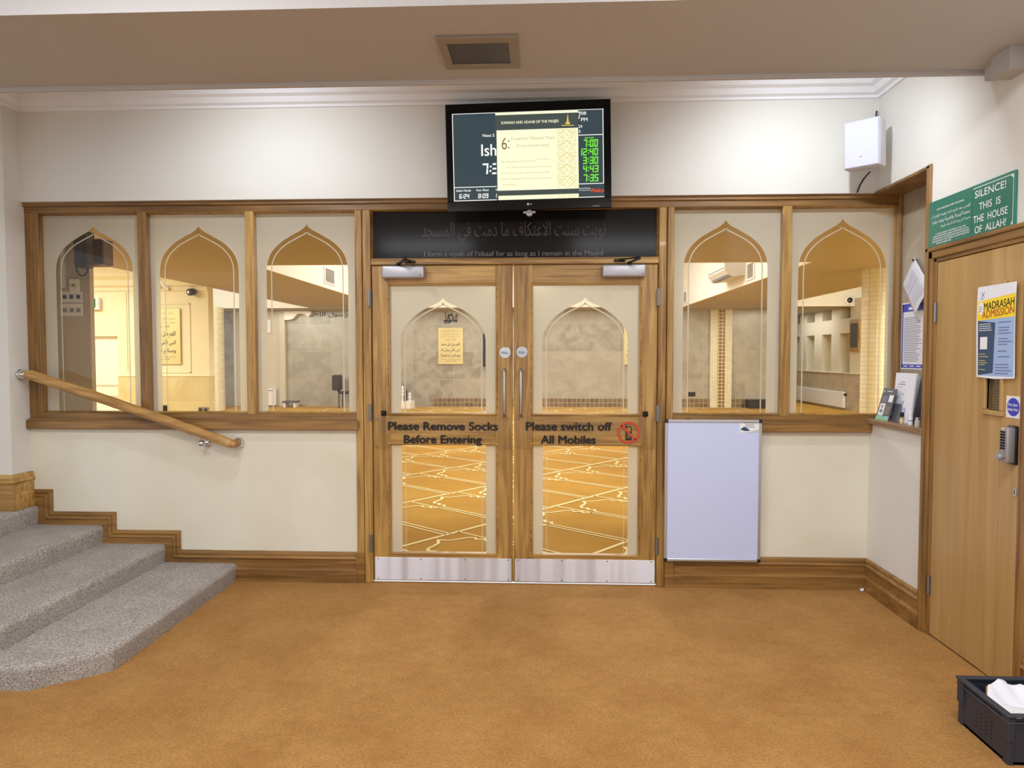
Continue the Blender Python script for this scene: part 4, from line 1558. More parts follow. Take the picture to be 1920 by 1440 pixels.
obj('yellow_print', bm, plain('dull_yellow_print', (196, 190, 110), 0.6), t)
# round blue fire door sign
PX = XR - 0.0045
t = thing('fire_door_sign', (PX, -1.34, 1.212), 'square white sign with blue disc reading Fire door keep shut', 'sign')
obj('plate', bx(PX - 0.001, PX + 0.0005, -1.387, -1.294, 1.212, 1.308), 'white', t)
Pf = SIDE(PX - 0.001)
bm = nb()
disc(bm, Pf, 1.341, 1.26, 0.040, 0.0006, 0, 40)
obj('blue_disc', bm, 'blue', t)
bm = nb()
text_bm(bm, 'Fire door', Pf, 1.341, 1.264, cap=0.0135, w=0.062, bold=0.02, e=0.0012)
text_bm(bm, 'keep shut', Pf, 1.341, 1.244, cap=0.0135, w=0.066, bold=0.02, e=0.0012)
obj('lettering', bm, 'white_ink', t)

# green sign over the side door
PX = XR - 0.012
t = thing('silence_sign', (PX, -0.98, 2.054), 'green SILENCE THIS IS THE HOUSE OF ALLAH sign above the side door', 'sign')
obj('board', bx(PX, XR, -1.322, -0.645, 2.054, 2.292, 0.002), 'green', t)
Pg = SIDE(PX)
bm = nb()
text_bm(bm, 'SILENCE!', Pg, 1.153, 2.229, cap=0.034, w=0.222, bold=0.012)
text_bm(bm, 'THIS  IS', Pg, 1.152, 2.167, cap=0.034, w=0.153, bold=0.012)
text_bm(bm, 'THE  HOUSE', Pg, 1.156, 2.112, cap=0.034, w=0.245, bold=0.012)
text_bm(bm, 'OF  ALLAH!', Pg, 1.158, 2.062, cap=0.034, w=0.222, bold=0.012)
obj('lettering', bm, 'white_ink', t)
bm = nb()
text_bm(bm, 'DUA TO BE READ AFTER THE ADHAN', Pg, 0.84, 2.238, cap=0.0085, w=0.232, bold=0.02)
for k, s in enumerate(('اللهم رب هذه الدعوة التامة والصلاة القائمة آت', 'محمدا الوسيلة والفضيلة وابعثه مقاما', 'محمودا الذي وعدته إنك لا تخلف الميعاد'.replace('إ', 'أ').replace('خ', 'ح'))):
    text_bm(bm, arabic(s), Pg, (0.84, 0.845, 0.885)[k], 2.196 - k * 0.029, w=(0.335, 0.32, 0.25)[k], h=0.024)
for k, (s, w) in enumerate((('O ALLAH! LORD OF THIS PERFECT CALL AND', .26), ('EVERLASTING PRAYER GRANT MUHAMMAD (S.A.W.)', .30), ('THE POSITION OF AN INTERCESSOR AND EXCELLENCE', .318), ('AND RAISE HIM TO THE LAUDABLE STATION WHICH YOU', .32), ('HAVE PROMISED HIM', .13))):
    text_bm(bm, s, Pg, 0.845 if k < 4 else .79, 2.112 - k * 0.0122, cap=0.008, w=w, bold=0.02)
obj('small_lettering', bm, 'white_ink', t)
bm = nb()
line(bm, Pg, [(1.025, 2.276), (1.312, 2.276), (1.312, 2.058)], 0.0035, 0.001)
poly(bm, Pg, [(1.293, 2.276), (1.312, 2.276), (1.312, 2.257)], 0.0012)
poly(bm, Pg, [(1.312, 2.078), (1.312, 2.058), (1.30, 2.058)], 0.0012)
obj('border_line', bm, 'white_ink', t)
bm = nb()
rect(bm, Pg, 1.0195, 1.0215, 2.056, 2.29, 0.0005)
obj('joint', bm, plain('dark_green_seam', (22, 78, 64), 0.5), t)

# ------------------------------------------------------------------ whiteboard and the stick on the sill
t = thing('whiteboard', (1.265, -0.06, 0.18), 'portrait aluminium framed whiteboard hung under the window by the doors', 'whiteboard')
x0, x1, z0, z1 = 0.962, 1.565, 0.18, 1.083
yb, yf = -0.044, -0.062
obj('panel', bx(x0 + .015, x1 - .015, yb, yf + 0.006, z0 + .015, z1 - .015), 'board', t)
for q in ((x0, x1, z0, z0 + .018), (x0, x1, z1 - .018, z1), (x0, x0 + .018, z0 + .018, z1 - .018), (x1 - .018, x1, z0 + .018, z1 - .018)):
    obj('frame_rail', bx(q[0], q[1], yf, yb, q[2], q[3], 0.003), 'alu', t)
for x in (x0, x1):
    for z in (z0, z1):
        obj('corner_cap', bx(x - .002 if x == x0 else x - .022, x + .022 if x == x0 else x + .002, yf - .003, yb, z - .002 if z == z0 else z - .022, z + .022 if z == z0 else z + .002, 0.005), 'black', t)
bm = nb()
Pw = FRONT(yf + 0.006)
rect(bm, Pw, 1.428, 1.547, 1.0, 1.062, 0.0006, 0)
poly(bm, Pw, [(1.43, 1.022), (1.455, 1.04), (1.48, 1.026), (1.492, 1.014), (1.458, 1.012)], 0.001, 1)
poly(bm, Pw, [(1.43, 1.002), (1.547, 1.001), (1.547, 1.02), (1.52, 1.018), (1.5, 1.01), (1.47, 1.006)], 0.001, 2)
bars(bm, Pw, 1.462, 1.54, [1.052, 1.044, 1.036], 0.0035, 0.001, 3, 4)
rect(bm, Pw, 1.45, 1.535, 1.062, 1.066, 0.001, 4)
obj('maker_sticker', bm, ['white_ink', 'navy', plain('pale_grey_ink', (196, 202, 214), .6), 'grey_ink', 'ink'], t)
bm = nb()
tube(bm, [(1.105, -0.03, 1.079), (1.13, -0.03, 1.076), (1.285, -0.03, 1.073)], 0.006, 8, radii=[0.008, 0.006, 0.0045])
box(bm, 1.1, 1.125, -0.038, -0.022, 1.0715, 1.087, 0.003)
solo('black_pointer', bm, 'black', 'thin black stick lying on the sill above the whiteboard', 'stick')

# ------------------------------------------------------------------ crate with white bag
t = thing('plastic_crate', (2.05, -1.78, 0), 'black plastic crate on the floor beside the side door', 'crate')
x0, x1, y0, y1, H = 1.868, 2.242, -1.935, -1.612, 0.188
bm = nb()
ins = 0.012
box(bm, x0 + ins, x1 - ins, y0 + ins, y1 - ins, 0.003, 0.012)
box(bm, x0 + ins, x0 + ins + .006, y0 + ins, y1 - ins, 0.003, H - .01)
box(bm, x1 - ins - .006, x1 - ins, y0 + ins, y1 - ins, 0.003, H - .01)
box(bm, x0 + ins, x1 - ins, y0 + ins, y0 + ins + .006, 0.003, H - .01)
ha, hb = x0 + .11, x1 - .11                                     # hand hole in the far side
box(bm, x0 + ins, ha, y1 - ins - .006, y1 - ins, 0.003, H - .01)
box(bm, hb, x1 - ins, y1 - ins - .006, y1 - ins, 0.003, H - .01)
box(bm, ha, hb, y1 - ins - .006, y1 - ins, 0.003, H - .07)
box(bm, ha, hb, y1 - ins - .006, y1 - ins, H - .035, H - .01)
for xx in (x0, x1 - .035):
    for yy in (y0, y1 - .05):
        box(bm, xx + .004, xx + .031, yy + .004, yy + .046, 0.085, H - .012, 0.004)
        box(bm, xx + .008, xx + .029, yy + .008, yy + .042, 0.0, 0.09, 0.004)
obj('tub', bm, 'crate', t)
bm = nb()
for z0_, z1_, o in ((H - .012, H, 0.0), (H - .034, H - .026, 0.002)):
    for q in ((x0 + o, x0 + .024, y0 + o, y1 - o), (x1 - .024, x1 - o, y0 + o, y1 - o), (x0 + .02, x1 - .02, y0 + o, y0 + .024), (x0 + .02, x1 - .02, y1 - .024, y1 - o)):
        if z0_ < H - .02 and q[3] > y1 - .01 and q[0] > x0 + .015:
            continue
        box(bm, *q, z0_, z1_, 0.003)
obj('rim', bm, 'crate', t)
bm = nb()
Ph = PL((x0 + ins - .0006, 0, 0), (0, -1, 0), (0, 0, 1))
for i in range(4):
    for j in range(5):
        disc(bm, Ph, 1.735 + i * .03, 0.045 + j * .016, 0.004, 0.0004, 0, 8)
obj('drain_hole', bm, 'ink', t)
bm = nb()
Pl_ = PL((0, y0 - .0005, 0), (1, 0, 0), (0, 0, 1))
rect(bm, Pl_, 1.895, 1.915, H - .008, H - .005, 0.0006)
obj('moulding_mark', bm, 'alu', t)
bm = nb()
n = 22
bgrid = []
rb = random.Random(3)
for i in range(n + 1):
    row = []
    for j in range(n + 1):
        u, v = i / n * 2 - 1, j / n * 2 - 1
        r2 = math.hypot(u, v)
        a = math.atan2(v, u)
        z = 0.085 + 0.055 * min(1, r2) ** 2 * (1 + 0.35 * math.sin(3 * a + 0.6)) + 0.05 * max(0, v + .1) * (0.6 + 0.4 * math.cos(u * 2.5)) + 0.006 * math.sin(9 * u + 4 * v)
        sq = 1 / max(1, r2 * .98)
        row.append(bm.verts.new((2.045 + 0.128 * u * sq + 0.006 * rb.random(), -1.765 + 0.112 * v * sq, z + 0.004 * rb.random())))
    bgrid.append(row)
for i in range(n):
    for j in range(n):
        bm.faces.new((bgrid[i][j], bgrid[i + 1][j], bgrid[i + 1][j + 1], bgrid[i][j + 1]))
t = thing('paper_bag', (2.045, -1.765, 0.03), 'crumpled white paper bag lying open inside the black crate', 'bag')
pb_ = obj('wrapper', bm, 'paper', t, smooth=True)
pb_.modifiers.new('thick', 'SOLIDIFY').thickness = 0.0012
bm = nb()
gr = []
for i in range(9):
    row = []
    for j in range(9):
        u, v = i / 8 * 2 - 1, j / 8 * 2 - 1
        row.append(bm.verts.new((2.0 + 0.085 * u, -1.80 + 0.07 * v, 0.118 + 0.02 * (1 - u * u) - 0.012 * v + 0.004 * math.sin(5 * u + 3 * v))))
    gr.append(row)
for i in range(8):
    for j in range(8):
        bm.faces.new((gr[i][j], gr[i + 1][j], gr[i + 1][j + 1], gr[i][j + 1]))
pl_ = obj('folded_flap', bm, 'white', t, smooth=True)
pl_.modifiers.new('thick', 'SOLIDIFY').thickness = 0.001
bm = nb()
box(bm, 1.93, 2.18, -1.89, -1.65, 0.0125, 0.06, 0.006)
solo('cardboard_box', bm, plain('brown_card', (120, 92, 62), 0.8), 'brown cardboard box under the white bag in the black crate', 'box')

bm = nb()
gs = [[bm.verts.new((2.19 + 0.022 * u + 0.004 * v, -0.055 + 0.018 * v, 0.004 + 0.016 * (u - .4) ** 2 + 0.01 * v)) for v in (0, .5, 1)] for u in (0, .5, 1)]
for a_ in range(2):
    for b_ in range(2):
        bm.faces.new((gs[a_][b_], gs[a_ + 1][b_], gs[a_ + 1][b_ + 1], gs[a_][b_ + 1]))
solo('paper_scrap', bm, 'paper', 'tiny white paper scrap on the carpet in the skirting corner', 'scrap').modifiers.new('thick', 'SOLIDIFY').thickness = 0.0008

# ------------------------------------------------------------------ prayer hall behind the glass
# carpet with woven prayer rows
bm = nb()
quad(bm, [(-11, 0.05, 0), (9, 0.05, 0), (9, 19.7, 0), (-11, 19.7, 0)], 0)
th = R(51.0)
U, V = Vector((math.cos(th), math.sin(th), 0)), Vector((-math.sin(th), math.cos(th), 0))
ROW, MAT = 1.235, 0.665
inb = lambda p: -6.0 < p.x < 6.0 and 0.12 < p.y < 15.6
half = [(0.0, 0.80), (0.065, 0.85), (0.03, 0.90), (0.085, 0.94), (0.055, 0.99), (0.10, 1.035), (0.19, 1.06), (0.27, 1.09), (0.3325, 1.16)]


def strip(pts, w):
    pts = [p for p in pts]
    seg_ = []
    for p in pts:
        if inb(p):
            seg_.append(p)
        else:
            if len(seg_) > 1:
                ribbon(bm, seg_, w, (0, 0, 1), 1)
            seg_ = []
    if len(seg_) > 1:
        ribbon(bm, seg_, w, (0, 0, 1), 1)


Z = Vector((0, 0, 0.003))
for r_ in range(-5, 17):
    nn = r_ * ROW
    strip([U * (k * 0.25 - 8) + V * nn + Z for k in range(110)], 0.035)
    ph = 0.73 - 0.15 * r_
    for k in range(-14, 36):
        u0 = ph + k * MAT
        c_ = U * (u0 + MAT / 2) + V * (nn + ROW / 2)
        if not (-6.6 < c_.x < 6.6 and -0.6 < c_.y < 16):
            continue
        for du in (-0.028, 0.028):
            strip([U * (u0 + du) + V * (nn + ROW * f / 6) + Z for f in range(7 if du < 0 else 5)] , 0.022)
        L2 = [U * (u0 + 0.028 + s_ * 0.93) + V * (nn + t_) + Z for s_, t_ in half]
        R2 = [U * (u0 + MAT - 0.028 - s_ * 0.93) + V * (nn + t_) + Z for s_, t_ in reversed(half[:-1])]
        strip(L2 + R2, 0.026)
struct('floor_hall', bm, ['hall_carpet', 'cream_pile'])
HZ = 2.797
bm = nb()
box(bm, -6.2, 6.25, 0.1, 5.5, HZ, HZ + 0.6)
box(bm, -6.2, -4.0, 5.5, 14.4, HZ, HZ + 0.6)
box(bm, 3.95, 6.25, 5.5, 14.4, HZ, HZ + 0.6)
box(bm, -10, 9, 14.42, 19.7, HZ + .002, HZ + 0.2)
struct('ceiling_hall', bm, 'hall_soffit')
bm = nb()
box(bm, -4.02, -3.99, 5.5, 14.4, HZ - .001, 4.05)
box(bm, 3.94, 3.97, 5.5, 14.4, HZ - .001, 4.05)
box(bm, -4.0, 3.95, 5.5, 5.53, HZ + .0, 4.05)
box(bm, -4.0, 3.95, 5.5, 14.5, 4.05, 4.1)
box(bm, -11, -6.2, 0.1, 14.5, 3.35, 3.4)
box(bm, 6.25, 9.5, 0.1, 14.5, 3.35, 3.4)
struct('ceiling_well', bm, 'hall_white')
bm = nb()
box(bm, -10, 9.0, 14.40, 14.46, HZ, 4.05)
struct('wall_bulkhead', bm, 'hall_white')
bm = nb()
box(bm, -10, 6.95, 15.7, 15.8, 0, 3.0)
box(bm, 6.90, 6.95, 15.8, 19.7, 0, 3.0)
struct('wall_far', bm, 'marble')
bm = nb()
box(bm, -3.0, 6.9, 15.67, 15.72, 0, 0.26)
struct('baseboard_hall', bm, 'mosaic_b')
# left wing wall with doorway
bm = nb()
box(bm, -7.93, -6.15, 8.5, 8.7, 1.1, 3.35)
box(bm, -11, -8.75, 8.5, 8.7, 1.1, 3.35)
box(bm, -8.75, -7.93, 8.5, 8.7, 2.07, 3.35)
struct('wall_wing', bm, 'hall_wall')
bm = nb()
box(bm, -7.93, -6.15, 8.485, 8.7, 0, 1.1)
box(bm, -11, -8.75, 8.485, 8.7, 0, 1.1)
struct('wall_wing_lower', bm, 'marble_y')
bm = nb()
box(bm, -7.93, -6.15, 8.47, 8.5, 1.095, 1.115)
for q in ((-7.76, -7.735, 1.2, 2.7), ):
    box(bm, q[0], q[1], 8.485, 8.5, q[2], q[3], 0.004)
for q in ((-7.6, -6.5, 1.16, 1.185), (-7.6, -6.5, 2.46, 2.485)):
    box(bm, q[0], q[1], 8.485, 8.5, q[2], q[3], 0.004)
box(bm, -6.525, -6.5, 8.485, 8.5, 1.16, 2.485, 0.004)
sweep(bm, [(-6.15, 8.5, 0), (-11, 8.5, 0)], [(0, 2.72), (0.03, 2.72), (0.04, 2.78), (0.1, 2.82), (0.12, 2.92), (0.2, 2.98), (0.22, 3.35), (0, 3.35)], (0, 0, 1))
struct('trim_11', bm, 'hall_wall')
dw = tag(empty('door_4', (-8.34, 8.6, 0)), kind='structure')
obj('door_leaf', bx(-8.75, -7.93, 8.6, 8.64, 0.005, 2.07, 0.003), 'hall_white', dw)
obj('door_head', bx(-8.75, -7.93, 8.5, 8.6, 1.86, 2.07), 'hall_wall', dw)
bm = nb()
box(bm, -8.7, -7.97, 8.59, 8.6, 0.9, 0.93, 0.003)
box(bm, -8.7, -7.97, 8.588, 8.6, 0.62, 0.72, 0.003)
obj('push_bar', bm, plain('pale_bar', (206, 198, 176), 0.5), dw)
struct('wall_wing_side', bx(-11.1, -11.0, 0, 8.7, 0, 3.4), 'hall_wall')
struct('wall_wing_right', bx(9.0, 9.1, 0, 14.46, 0, 3.4), 'hall_wall')
# the dark pier behind the leftmost light
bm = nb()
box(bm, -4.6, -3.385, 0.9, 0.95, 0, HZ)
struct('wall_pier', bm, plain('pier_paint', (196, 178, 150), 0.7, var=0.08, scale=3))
struct('wall_hall_left', bx(-11, -3.3, 0.1, 0.2, 0, 3.4), 'hall_wall')
struct('wall_hall_right', bx(2.62, 9.1, 0.1, 0.2, 0, 3.4), 'hall_wall')

# columns
for (x, y, r_, nm) in ((-8.9, 14.1, 0.40, 'column'), (5.285, 6.4, 0.215, 'column')):
    bm = lathe(nb(), [(r_, 0), (r_, HZ)], (x, y, 0), n=36)
    struct(nm, bm, 'mosaic', smooth=True)
bm = nb()
box(bm, 4.98, 5.58, 15.6, 15.7, 0, HZ)
c_ = struct('column', bm, 'mosaic')
bm = nb()
box(bm, 5.18, 5.38, 15.59, 15.6, 0, HZ)
obj('mosaic_strip', bm, 'mosaic_s', c_)
bm = nb()
box(bm, -7.5, -7.33, 15.55, 15.7, 0, HZ)
box(bm, -8.9, -7.5, 15.62, 15.7, 0, HZ)
struct('column', bm, plain('pale_stone', (206, 198, 180), 0.5))

# right wing: niche wall running on beyond the bulkhead
bm = nb()
NX0, NX1 = 8.45, 8.75
ys = [13.9, 14.62, 15.28, 15.84, 16.5, 17.08, 17.7, 18.3, 18.9, 19.6]
for i in range(0, len(ys) - 1):
    if i % 2 == 0:
        box(bm, NX0, NX1, ys[i], ys[i + 1], 1.0, HZ + .2)
    else:
        box(bm, NX0, NX1, ys[i], ys[i + 1], 2.10, 2.50)
box(bm, NX1, NX1 + .05, 13.9, 19.6, 1.0, HZ + .2)
box(bm, 6.95, 8.5, 19.6, 19.7, 0, HZ + .2)
struct('wall_niches', bm, plain('niche_paint', (218, 210, 192), 0.7))
bm = nb()
box(bm, NX0 - .02, NX1, 13.9, 19.6, 0, 1.0)
struct('wall_niches_lower', bm, 'marble_r')
struct('trim_12', bx(NX0 - .05, NX1, 13.9, 19.6, 1.0, 1.015), 'hall_wall')

# radiators
t = thing('radiator', (8.38, 16.6, 0.06), 'white panel radiator low on the niche wall in the prayer hall', 'radiator')
obj('panel', bx(8.35, 8.42, 14.75, 18.3, 0.06, 0.50, 0.012), 'white', t)
bm = nb()
for k in range(44):
    box(bm, 8.345, 8.35, 14.82 + k * 0.078, 14.857 + k * 0.078, 0.09, 0.46)
obj('flute', bm, 'white', t)
obj('valve', lathe(nb(), [(0.03, 0), (0.03, 0.05), (0.02, 0.06)], (8.38, 14.74, 0.43), (0, -1, 0), 12), 'dark_metal', t)
t = thing('convector_heater', (-7.8, 15.6, 0.0), 'white wall heater standing by the pale stone strip in the hall', 'heater')
obj('casing', bx(-8.1, -7.6, 15.46, 15.6, 0.03, 0.53, 0.01), 'white', t)
obj('grille', bx(-8.05, -7.65, 15.455, 15.465, 0.46, 0.49), 'grey_ink', t)
tag(obj('electric_box', bx(-8.1, -7.755, 15.54, 15.62, 2.15, 2.54, 0.008), 'white'), 'white box fixed high beside the pale stone strip in the hall', 'box')
bm = nb()
Pc = FRONT(15.5)
for (a, b2) in ((15.5, 15.7),):
    pts = [(-7.33, 2.79), (-6.55, 2.79), (-6.53, 2.72), (-6.62, 2.62), (-6.7, 2.68), (-6.82, 2.72), (-6.95, 2.7), (-7.02, 2.62), (-7.08, 2.56), (-7.2, 2.53), (-7.33, 2.53)]
    f1 = [bm.verts.new((x, 15.5, z)) for x, z in pts]
    f2 = [bm.verts.new((x, 15.7, z)) for x, z in pts]
    bm.faces.new(f1)
    bm.faces.new(f2[::-1])
    for k in range(len(pts)):
        bm.faces.new((f1[k], f1[(k + 1) % len(pts)], f2[(k + 1) % len(pts)], f2[k]))
struct('corbel_trim', bm, plain('white_stone', (226, 222, 210), 0.5))
# chair and stool seen through the third light
t = thing('dark_chair', (-5.75, 15.2, 0), 'dark brown chair half hidden by the window frosting in the hall', 'chair')
bm = nb()
tube(bm, [(-5.62, 15.2, 0.42), (-5.68, 15.2, 0.6), (-5.74, 15.2, 0.8), (-5.78, 15.2, 0.93)], 0.05, 10, radii=[0.04, 0.055, 0.06, 0.04])
box(bm, -5.8, -5.6, 15.02, 15.42, 0.5, 0.94, 0.03)
obj('backrest', bm, 'leather', t)
obj('seat', bx(-5.62, -5.2, 15.0, 15.44, 0.4, 0.47, 0.02), 'leather', t)
for x in (-5.6, -5.24):
    for y in (15.04, 15.4):
        obj('leg', tube(nb(), [(x, y, 0), (x, y, 0.41)], 0.015, 8), 'dark_metal', t)
t = thing('low_stool', (-7.1, 15.3, 0), 'low stool with dark top on the carpet beyond the third window', 'stool')
obj('seat', bx(-7.3, -6.88, 15.15, 15.5, 0.14, 0.18, 0.008), plain('dark_grey_top', (84, 82, 86), 0.5), t)
for x in (-7.24, -6.95):
    obj('leg', bx(x - .03, x + .03, 15.2, 15.46, 0, 0.14), 'hall_white', t)
bm = nb()
text_bm(bm, arabic('رسول الله'), FRONT(15.69), -6.0, 2.6, w=0.95, h=0.17)
solo('wall_calligraphy', bm, 'ink', 'black calligraphy high on marble wall above the chair', 'calligraphy')
bm = nb()
text_bm(bm, arabic('محمد'), FRONT(15.69), -2.483, 2.45, w=0.40, h=0.32, bold=0.01)
line(bm, FRONT(15.689), [(-2.67, 2.44), (-2.55, 2.43), (-2.47, 2.48), (-2.56, 2.62), (-2.44, 2.72)], 0.02)
solo('wall_calligraphy', bm, 'ink', 'black calligraphy roundel on marble wall above the gold panel', 'calligraphy')


# gold calligraphy panels
def gold_panel(x, y, z, label):
    t = thing('calligraphy_panel', (x, y, z), label, 'panel', 'gold calligraphy panels')
    w, h = 0.73, 1.06
    obj('board', bx(-w / 2, w / 2, -0.03, 0.0, 0, h, 0.006), 'gold', t, local=True)
    bm = nb()
    P_ = PL((0, -0.031, 0), (1, 0, 0), (0, 0, 1))
    for s, zz, ww, hh_ in (('اللهم صل على محمد', 0.50, 0.55, 0.13), ('النبي الأمي وعلى آله', 0.34, 0.55, 0.13), ('وسلم تسليما', 0.19, 0.55, 0.11)):
        text_bm(bm, arabic(s), P_, 0.0, zz, w=ww, h=hh_, bold=0.012)
    obj('calligraphy', bm, 'ink', t, local=True)
    bm = nb()
    for zz, ww in ((0.945, 0.46), (0.84, 0.54), (0.77, 0.54), (0.70, 0.32), (0.12, 0.54), (0.08, 0.3)):
        text_bm(bm, arabic('صلى الله عليه وسلم') if ww > .4 else arabic('الله محمد'), P_, 0.0, zz, w=ww, h=0.04)
    obj('small_script', bm, plain('bronze_ink', (132, 108, 56), 0.5), t, local=True)
    return t


g1 = gold_panel(-2.485, 15.69, 1.24, 'gold calligraphy panel on the marble wall seen through the Remove Socks door')
g2 = copy_tree(g1, None, (2.89, 15.69, 1.225))
g2['label'] = 'gold calligraphy panel cut by frosting in the switch off mobiles door'
g3 = copy_tree(g1, None, (-7.05, 8.49, 1.325))
g3['label'] = 'gold calligraphy panel on the bright cream wall behind the second window'

# pulpit corner, screen, sockets, black box
t = thing('pulpit', (-3.7, 15.0, 0), 'white pulpit steps with turned finials low behind the Remove Socks door', 'pulpit')
obj('step', bx(-4.2, -3.49, 14.7, 15.4, 0, 0.2, 0.008), 'hall_white', t)
for x, z0 in ((-3.735, 0.2), (-3.53, 0.2)):
    k = 1.0 if x > -3.6 else 1.5
    obj('finial', lathe(nb(), [(0.05, 0), (0.05, 0.03), (0.03, 0.05), (0.045, 0.1), (0.05, 0.13), (0.025, 0.16), (0.04, 0.19), (0.03, 0.23), (0.01, 0.27), (0.0, 0.29)], (x, 14.85, z0 + (0.18 if k > 1 else 0)), n=16), 'white', t, smooth=True)
    if k > 1:
        obj('newel', tube(nb(), [(x, 14.85, 0.2), (x, 14.85, 0.38)], 0.03, 10), 'white', t)
obj('cushion', bx(-3.95, -3.64, 14.95, 15.1, 0.2, 0.55, 0.06, seg=3), 'leather', t, smooth=True)
t = thing('framed_screen', (-1.27, 15.66, 1.18), 'dark framed screen on marble wall at the arch edge of the door', 'screen')
obj('frame', bx(-1.53, -1.0, 15.64, 15.69, 1.18, 2.13, 0.008), 'dark_metal', t)
obj('panel', bx(-1.49, -1.04, 15.632, 15.642, 1.22, 2.09), plain('slate_screen', (70, 76, 88), 0.2), t)
for (x, y, z, lab, cl) in ((4.48, 15.69, 0.38, 'dark double socket low on marble wall beyond the fourth window', 'dark_metal'), (-7.06, 8.48, 0.48, 'black socket plate low on the cream wall under the gold panel', 'dark_metal'), (-6.27, 8.48, 0.45, 'grey socket plate low at the end of the cream wall', 'hinge')):
    t = thing('wall_socket', (x, y, z - .06), lab, 'socket')
    obj('plate', bx(x - .1, x + .1, y - .012, y, z - .06, z + .06, 0.004), cl, t)
    bm = nb()
    for dx in (-.05, .05):
        box(bm, x + dx - .03, x + dx + .03, y - .016, y - .011, z - .035, z + .035, 0.003)
    obj('outlet', bm, 'black', t)
t = thing('black_box', (6.25, 15.4, 0), 'low black box against the mosaic skirting beyond the fourth window', 'box')
obj('case', bx(5.98, 6.52, 15.3, 15.6, 0, 0.22, 0.01), 'black', t)
obj('lid', bx(5.97, 6.53, 15.29, 15.61, 0.22, 0.25, 0.006), 'crate', t)

# air conditioner, vents
t = thing('air_conditioner', (3.8, 9.4, 2.95), 'white wall air conditioner high behind the fourth window', 'air conditioner')
bm = nb()
pr_ = [(3.94, 2.98), (3.72, 2.96), (3.62, 3.0), (3.56, 3.08), (3.55, 3.34), (3.60, 3.40), (3.94, 3.40)]
f1 = [bm.verts.new((x, 8.65, z)) for x, z in pr_]
f2 = [bm.verts.new((x, 9.95, z)) for x, z in pr_]
bm.faces.new(f1)
bm.faces.new(f2[::-1])
for k in range(len(pr_)):
    bm.faces.new((f1[k], f1[(k + 1) % len(pr_)], f2[(k + 1) % len(pr_)], f2[k]))
obj('casing', bm, plain('off_white_casing', (214, 210, 200), 0.45), t)
obj('outlet_flap', bx(3.60, 3.71, 8.75, 9.85, 2.955, 2.962), 'grey_ink', t)
obj('front_line', bx(3.548, 3.552, 8.7, 9.9, 3.115, 3.125), 'grey_ink', t)


def vent(loc, side, label):
    t = thing('air_vent', loc, label, 'vent', 'wall vents in the ceiling well')
    s = side
    bm = nb()
    h, hz = (0.24 if s < 0 else 0.34), 0.16
    for q in ((-h, h, -hz, -hz + .035), (-h, h, hz - .035, hz), (-h, -h + .06, -hz + .035, hz - .035), (h - .06, h, -hz + .035, hz - .035)):
        box(bm, min(0, s * .02), max(0, s * .02), q[0], q[1], q[2] + hz, q[3] + hz, 0.003)
    obj('frame', bm, 'white', t, local=True)
    obj('backing', bx(min(0, s * .004), max(0, s * .004), -h + .04, h - .04, .02, 2 * hz - .02), 'dark_metal', t, local=True)
    bm = nb()
    for k in range(7):
        z = 0.05 + k * 0.034
        quad(bm, [(s * .004, -h + .05, z), (s * .004, h - .05, z), (s * .018, h - .05, z + .014), (s * .018, -h + .05, z + .014)])
    o = obj('slat', bm, 'white', t, local=True)
    return t


vent((3.94, 8.30, 2.85), -1, 'square white vent directly beside the air conditioner')
vent((3.94, 14.05, 2.86), -1, 'square white vent farther along the bright well wall from the air conditioner')
vent((-3.99, 9.05, 2.88), 1, 'square white vent on bright well wall seen through the third window')

# cameras, exit sign, notice board, pier fittings
t = thing('security_camera', (-6.41, 8.4, 2.66), 'small dark bullet camera under the conduit on the cream wall', 'camera')
obj('body', lathe(nb(), [(0.05, 0), (0.065, 0.03), (0.065, 0.16), (0.05, 0.18)], (-6.41, 8.49, 2.70), (-0.1, -1, -0.15), 18), 'leather', t, smooth=True)
obj('lens', lathe(nb(), [(0.025, 0), (0.025, 0.012), (0.0, 0.016)], (-6.43, 8.31, 2.673), (-0.1, -1, -0.15), 14), 'alu', t, smooth=True)
t = thing('cable_conduit', (-6.8, 8.46, 2.75), 'white conduit and bracket running to the dark bullet camera', 'conduit')
obj('run', tube(nb(), [(-6.93, 8.47, 2.785), (-6.45, 8.47, 2.77)], 0.018, 8), 'white', t)
bm = nb()
tube(bm, [(-7.06, 8.45, 2.9), (-7.0, 8.42, 2.89), (-6.95, 8.42, 2.8), (-6.88, 8.44, 2.75)], 0.04, 10)
bmesh.ops.create_uvsphere(bm, u_segments=12, v_segments=8, radius=0.07, matrix=Matrix.Translation((-7.07, 8.43, 2.82)))
obj('bracket', bm, 'white', t, smooth=True)
t = thing('dome_camera', (8.3, 14.38, 2.86), 'white dome camera on the pale bulkhead behind the fifth window', 'camera')
obj('housing', lathe(nb(), [(0.13, 0), (0.13, 0.03), (0.09, 0.06)], (8.3, 14.399, 2.95), (0, -1, 0), 20), 'white', t, smooth=True)
obj('lens', lathe(nb(), [(0.075, 0), (0.065, 0.03), (0.035, 0.045), (0, 0.05)], (8.3, 14.34, 2.95), (0, -1, 0), 16), 'black', t, smooth=True)
t = thing('exit_sign', (-8.45, 8.45, 2.36), 'lit green and yellow exit sign high on the cream wall', 'exit sign')
obj('casing', bx(-8.75, -8.22, 8.4, 8.49, 2.36, 2.59, 0.01), 'white', t)
obj('green_panel', bx(-8.72, -8.285, 8.394, 8.4, 2.4, 2.57), emit_mat('exit_green', (30, 120, 60), 1.0), t)
obj('lit_panel', bx(-8.70, -8.335, 8.39, 8.394, 2.415, 2.555), emit_mat('exit_yellow', (244, 226, 90), 1.0), t)
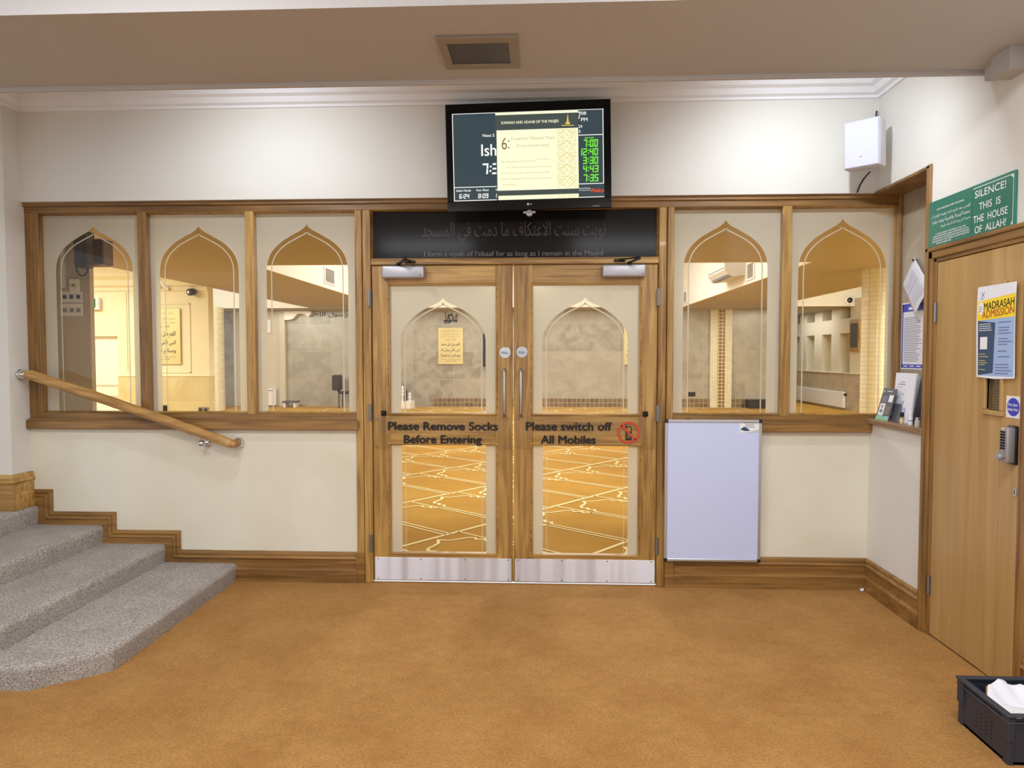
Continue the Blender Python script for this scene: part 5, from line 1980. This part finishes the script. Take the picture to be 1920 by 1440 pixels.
t = thing('notice_board', (8.42, 14.3, 1.6), 'wood framed dark notice board on niche wall beside the mosaic column', 'notice board')
obj('frame', bx(8.40, 8.448, 14.0, 14.56, 1.6, 2.44, 0.01), 'oakZ', t)
obj('panel', bx(8.39, 8.402, 14.08, 14.48, 1.70, 2.34), plain('dark_felt', (74, 76, 78), 0.7), t)
t = thing('dark_loudspeaker', (-3.2, 0.72, 2.18), 'dark bracketed loudspeaker behind the frosted arch nearest the stairs', 'loudspeaker')
obj('cabinet', bx(0.0, 0.085, -0.06, 0.07, -0.005, 0.185, 0.008), plain('dark_walnut', (96, 72, 46), 0.5), t, local=True)
obj('grille', bx(0.006, 0.079, -0.065, -0.058, 0.005, 0.18, 0.003), 'leather', t, local=True)
obj('mounting_block', bx(-0.225, -0.125, 0.04, 0.178, -0.01, 0.27, 0.02), 'leather', t, local=True)
obj('bracket', bx(-0.14, 0.01, 0.06, 0.16, 0.0, 0.17, 0.01), plain('bracket_brown', (112, 84, 48), 0.5), t, local=True)
bm = nb()
pts = [(-3.425 + 0.05 * (1 - math.cos(a)), 0.8, 2.19 - 0.085 * math.sin(a)) for a in (math.pi * k / 14 for k in range(15))]
tube(bm, pts, 0.006, 8)
obj('looped_cable', bm, 'black', t, smooth=True)
solo('cable_trunking', bx(-3.6, -3.57, 0.87, 0.9, 2.02, HZ - .01, 0.003), 'hall_white', 'vertical white cable trunking on the dim pier above the switches', 'trunking')
t = thing('switch_box', (-3.495, 0.88, 1.97), 'small cream control box above the paired white switches', 'switch')
obj('plate', bx(-3.535, -3.46, 0.875, 0.9, 1.97, 2.09, 0.004), 'hall_white', t)
obj('dial', lathe(nb(), [(0.012, 0), (0.012, 0.012), (0.008, 0.014)], (-3.497, 0.875, 2.04), (0, -1, 0), 12), 'hinge', t)
for k, (z0, z1, lab) in enumerate(((1.905, 1.995, 'upper white switch plate with dark toggles on the dim pier'), (1.80, 1.9, 'lower cream switch plate on the dim pier'))):
    t = thing('light_switch', (-3.53, 0.88, z0), lab, 'switch')
    obj('plate', bx(-3.62, -3.44, 0.885, 0.9, z0, z1, 0.004), 'white' if k == 0 else 'hall_white', t)
    for j in range(3):
        obj('toggle', bx(-3.59 + j * .055, -3.565 + j * .055, 0.872, 0.886, z0 + .03, z0 + .06, 0.003), 'dark_metal' if k == 0 else 'hinge', t)
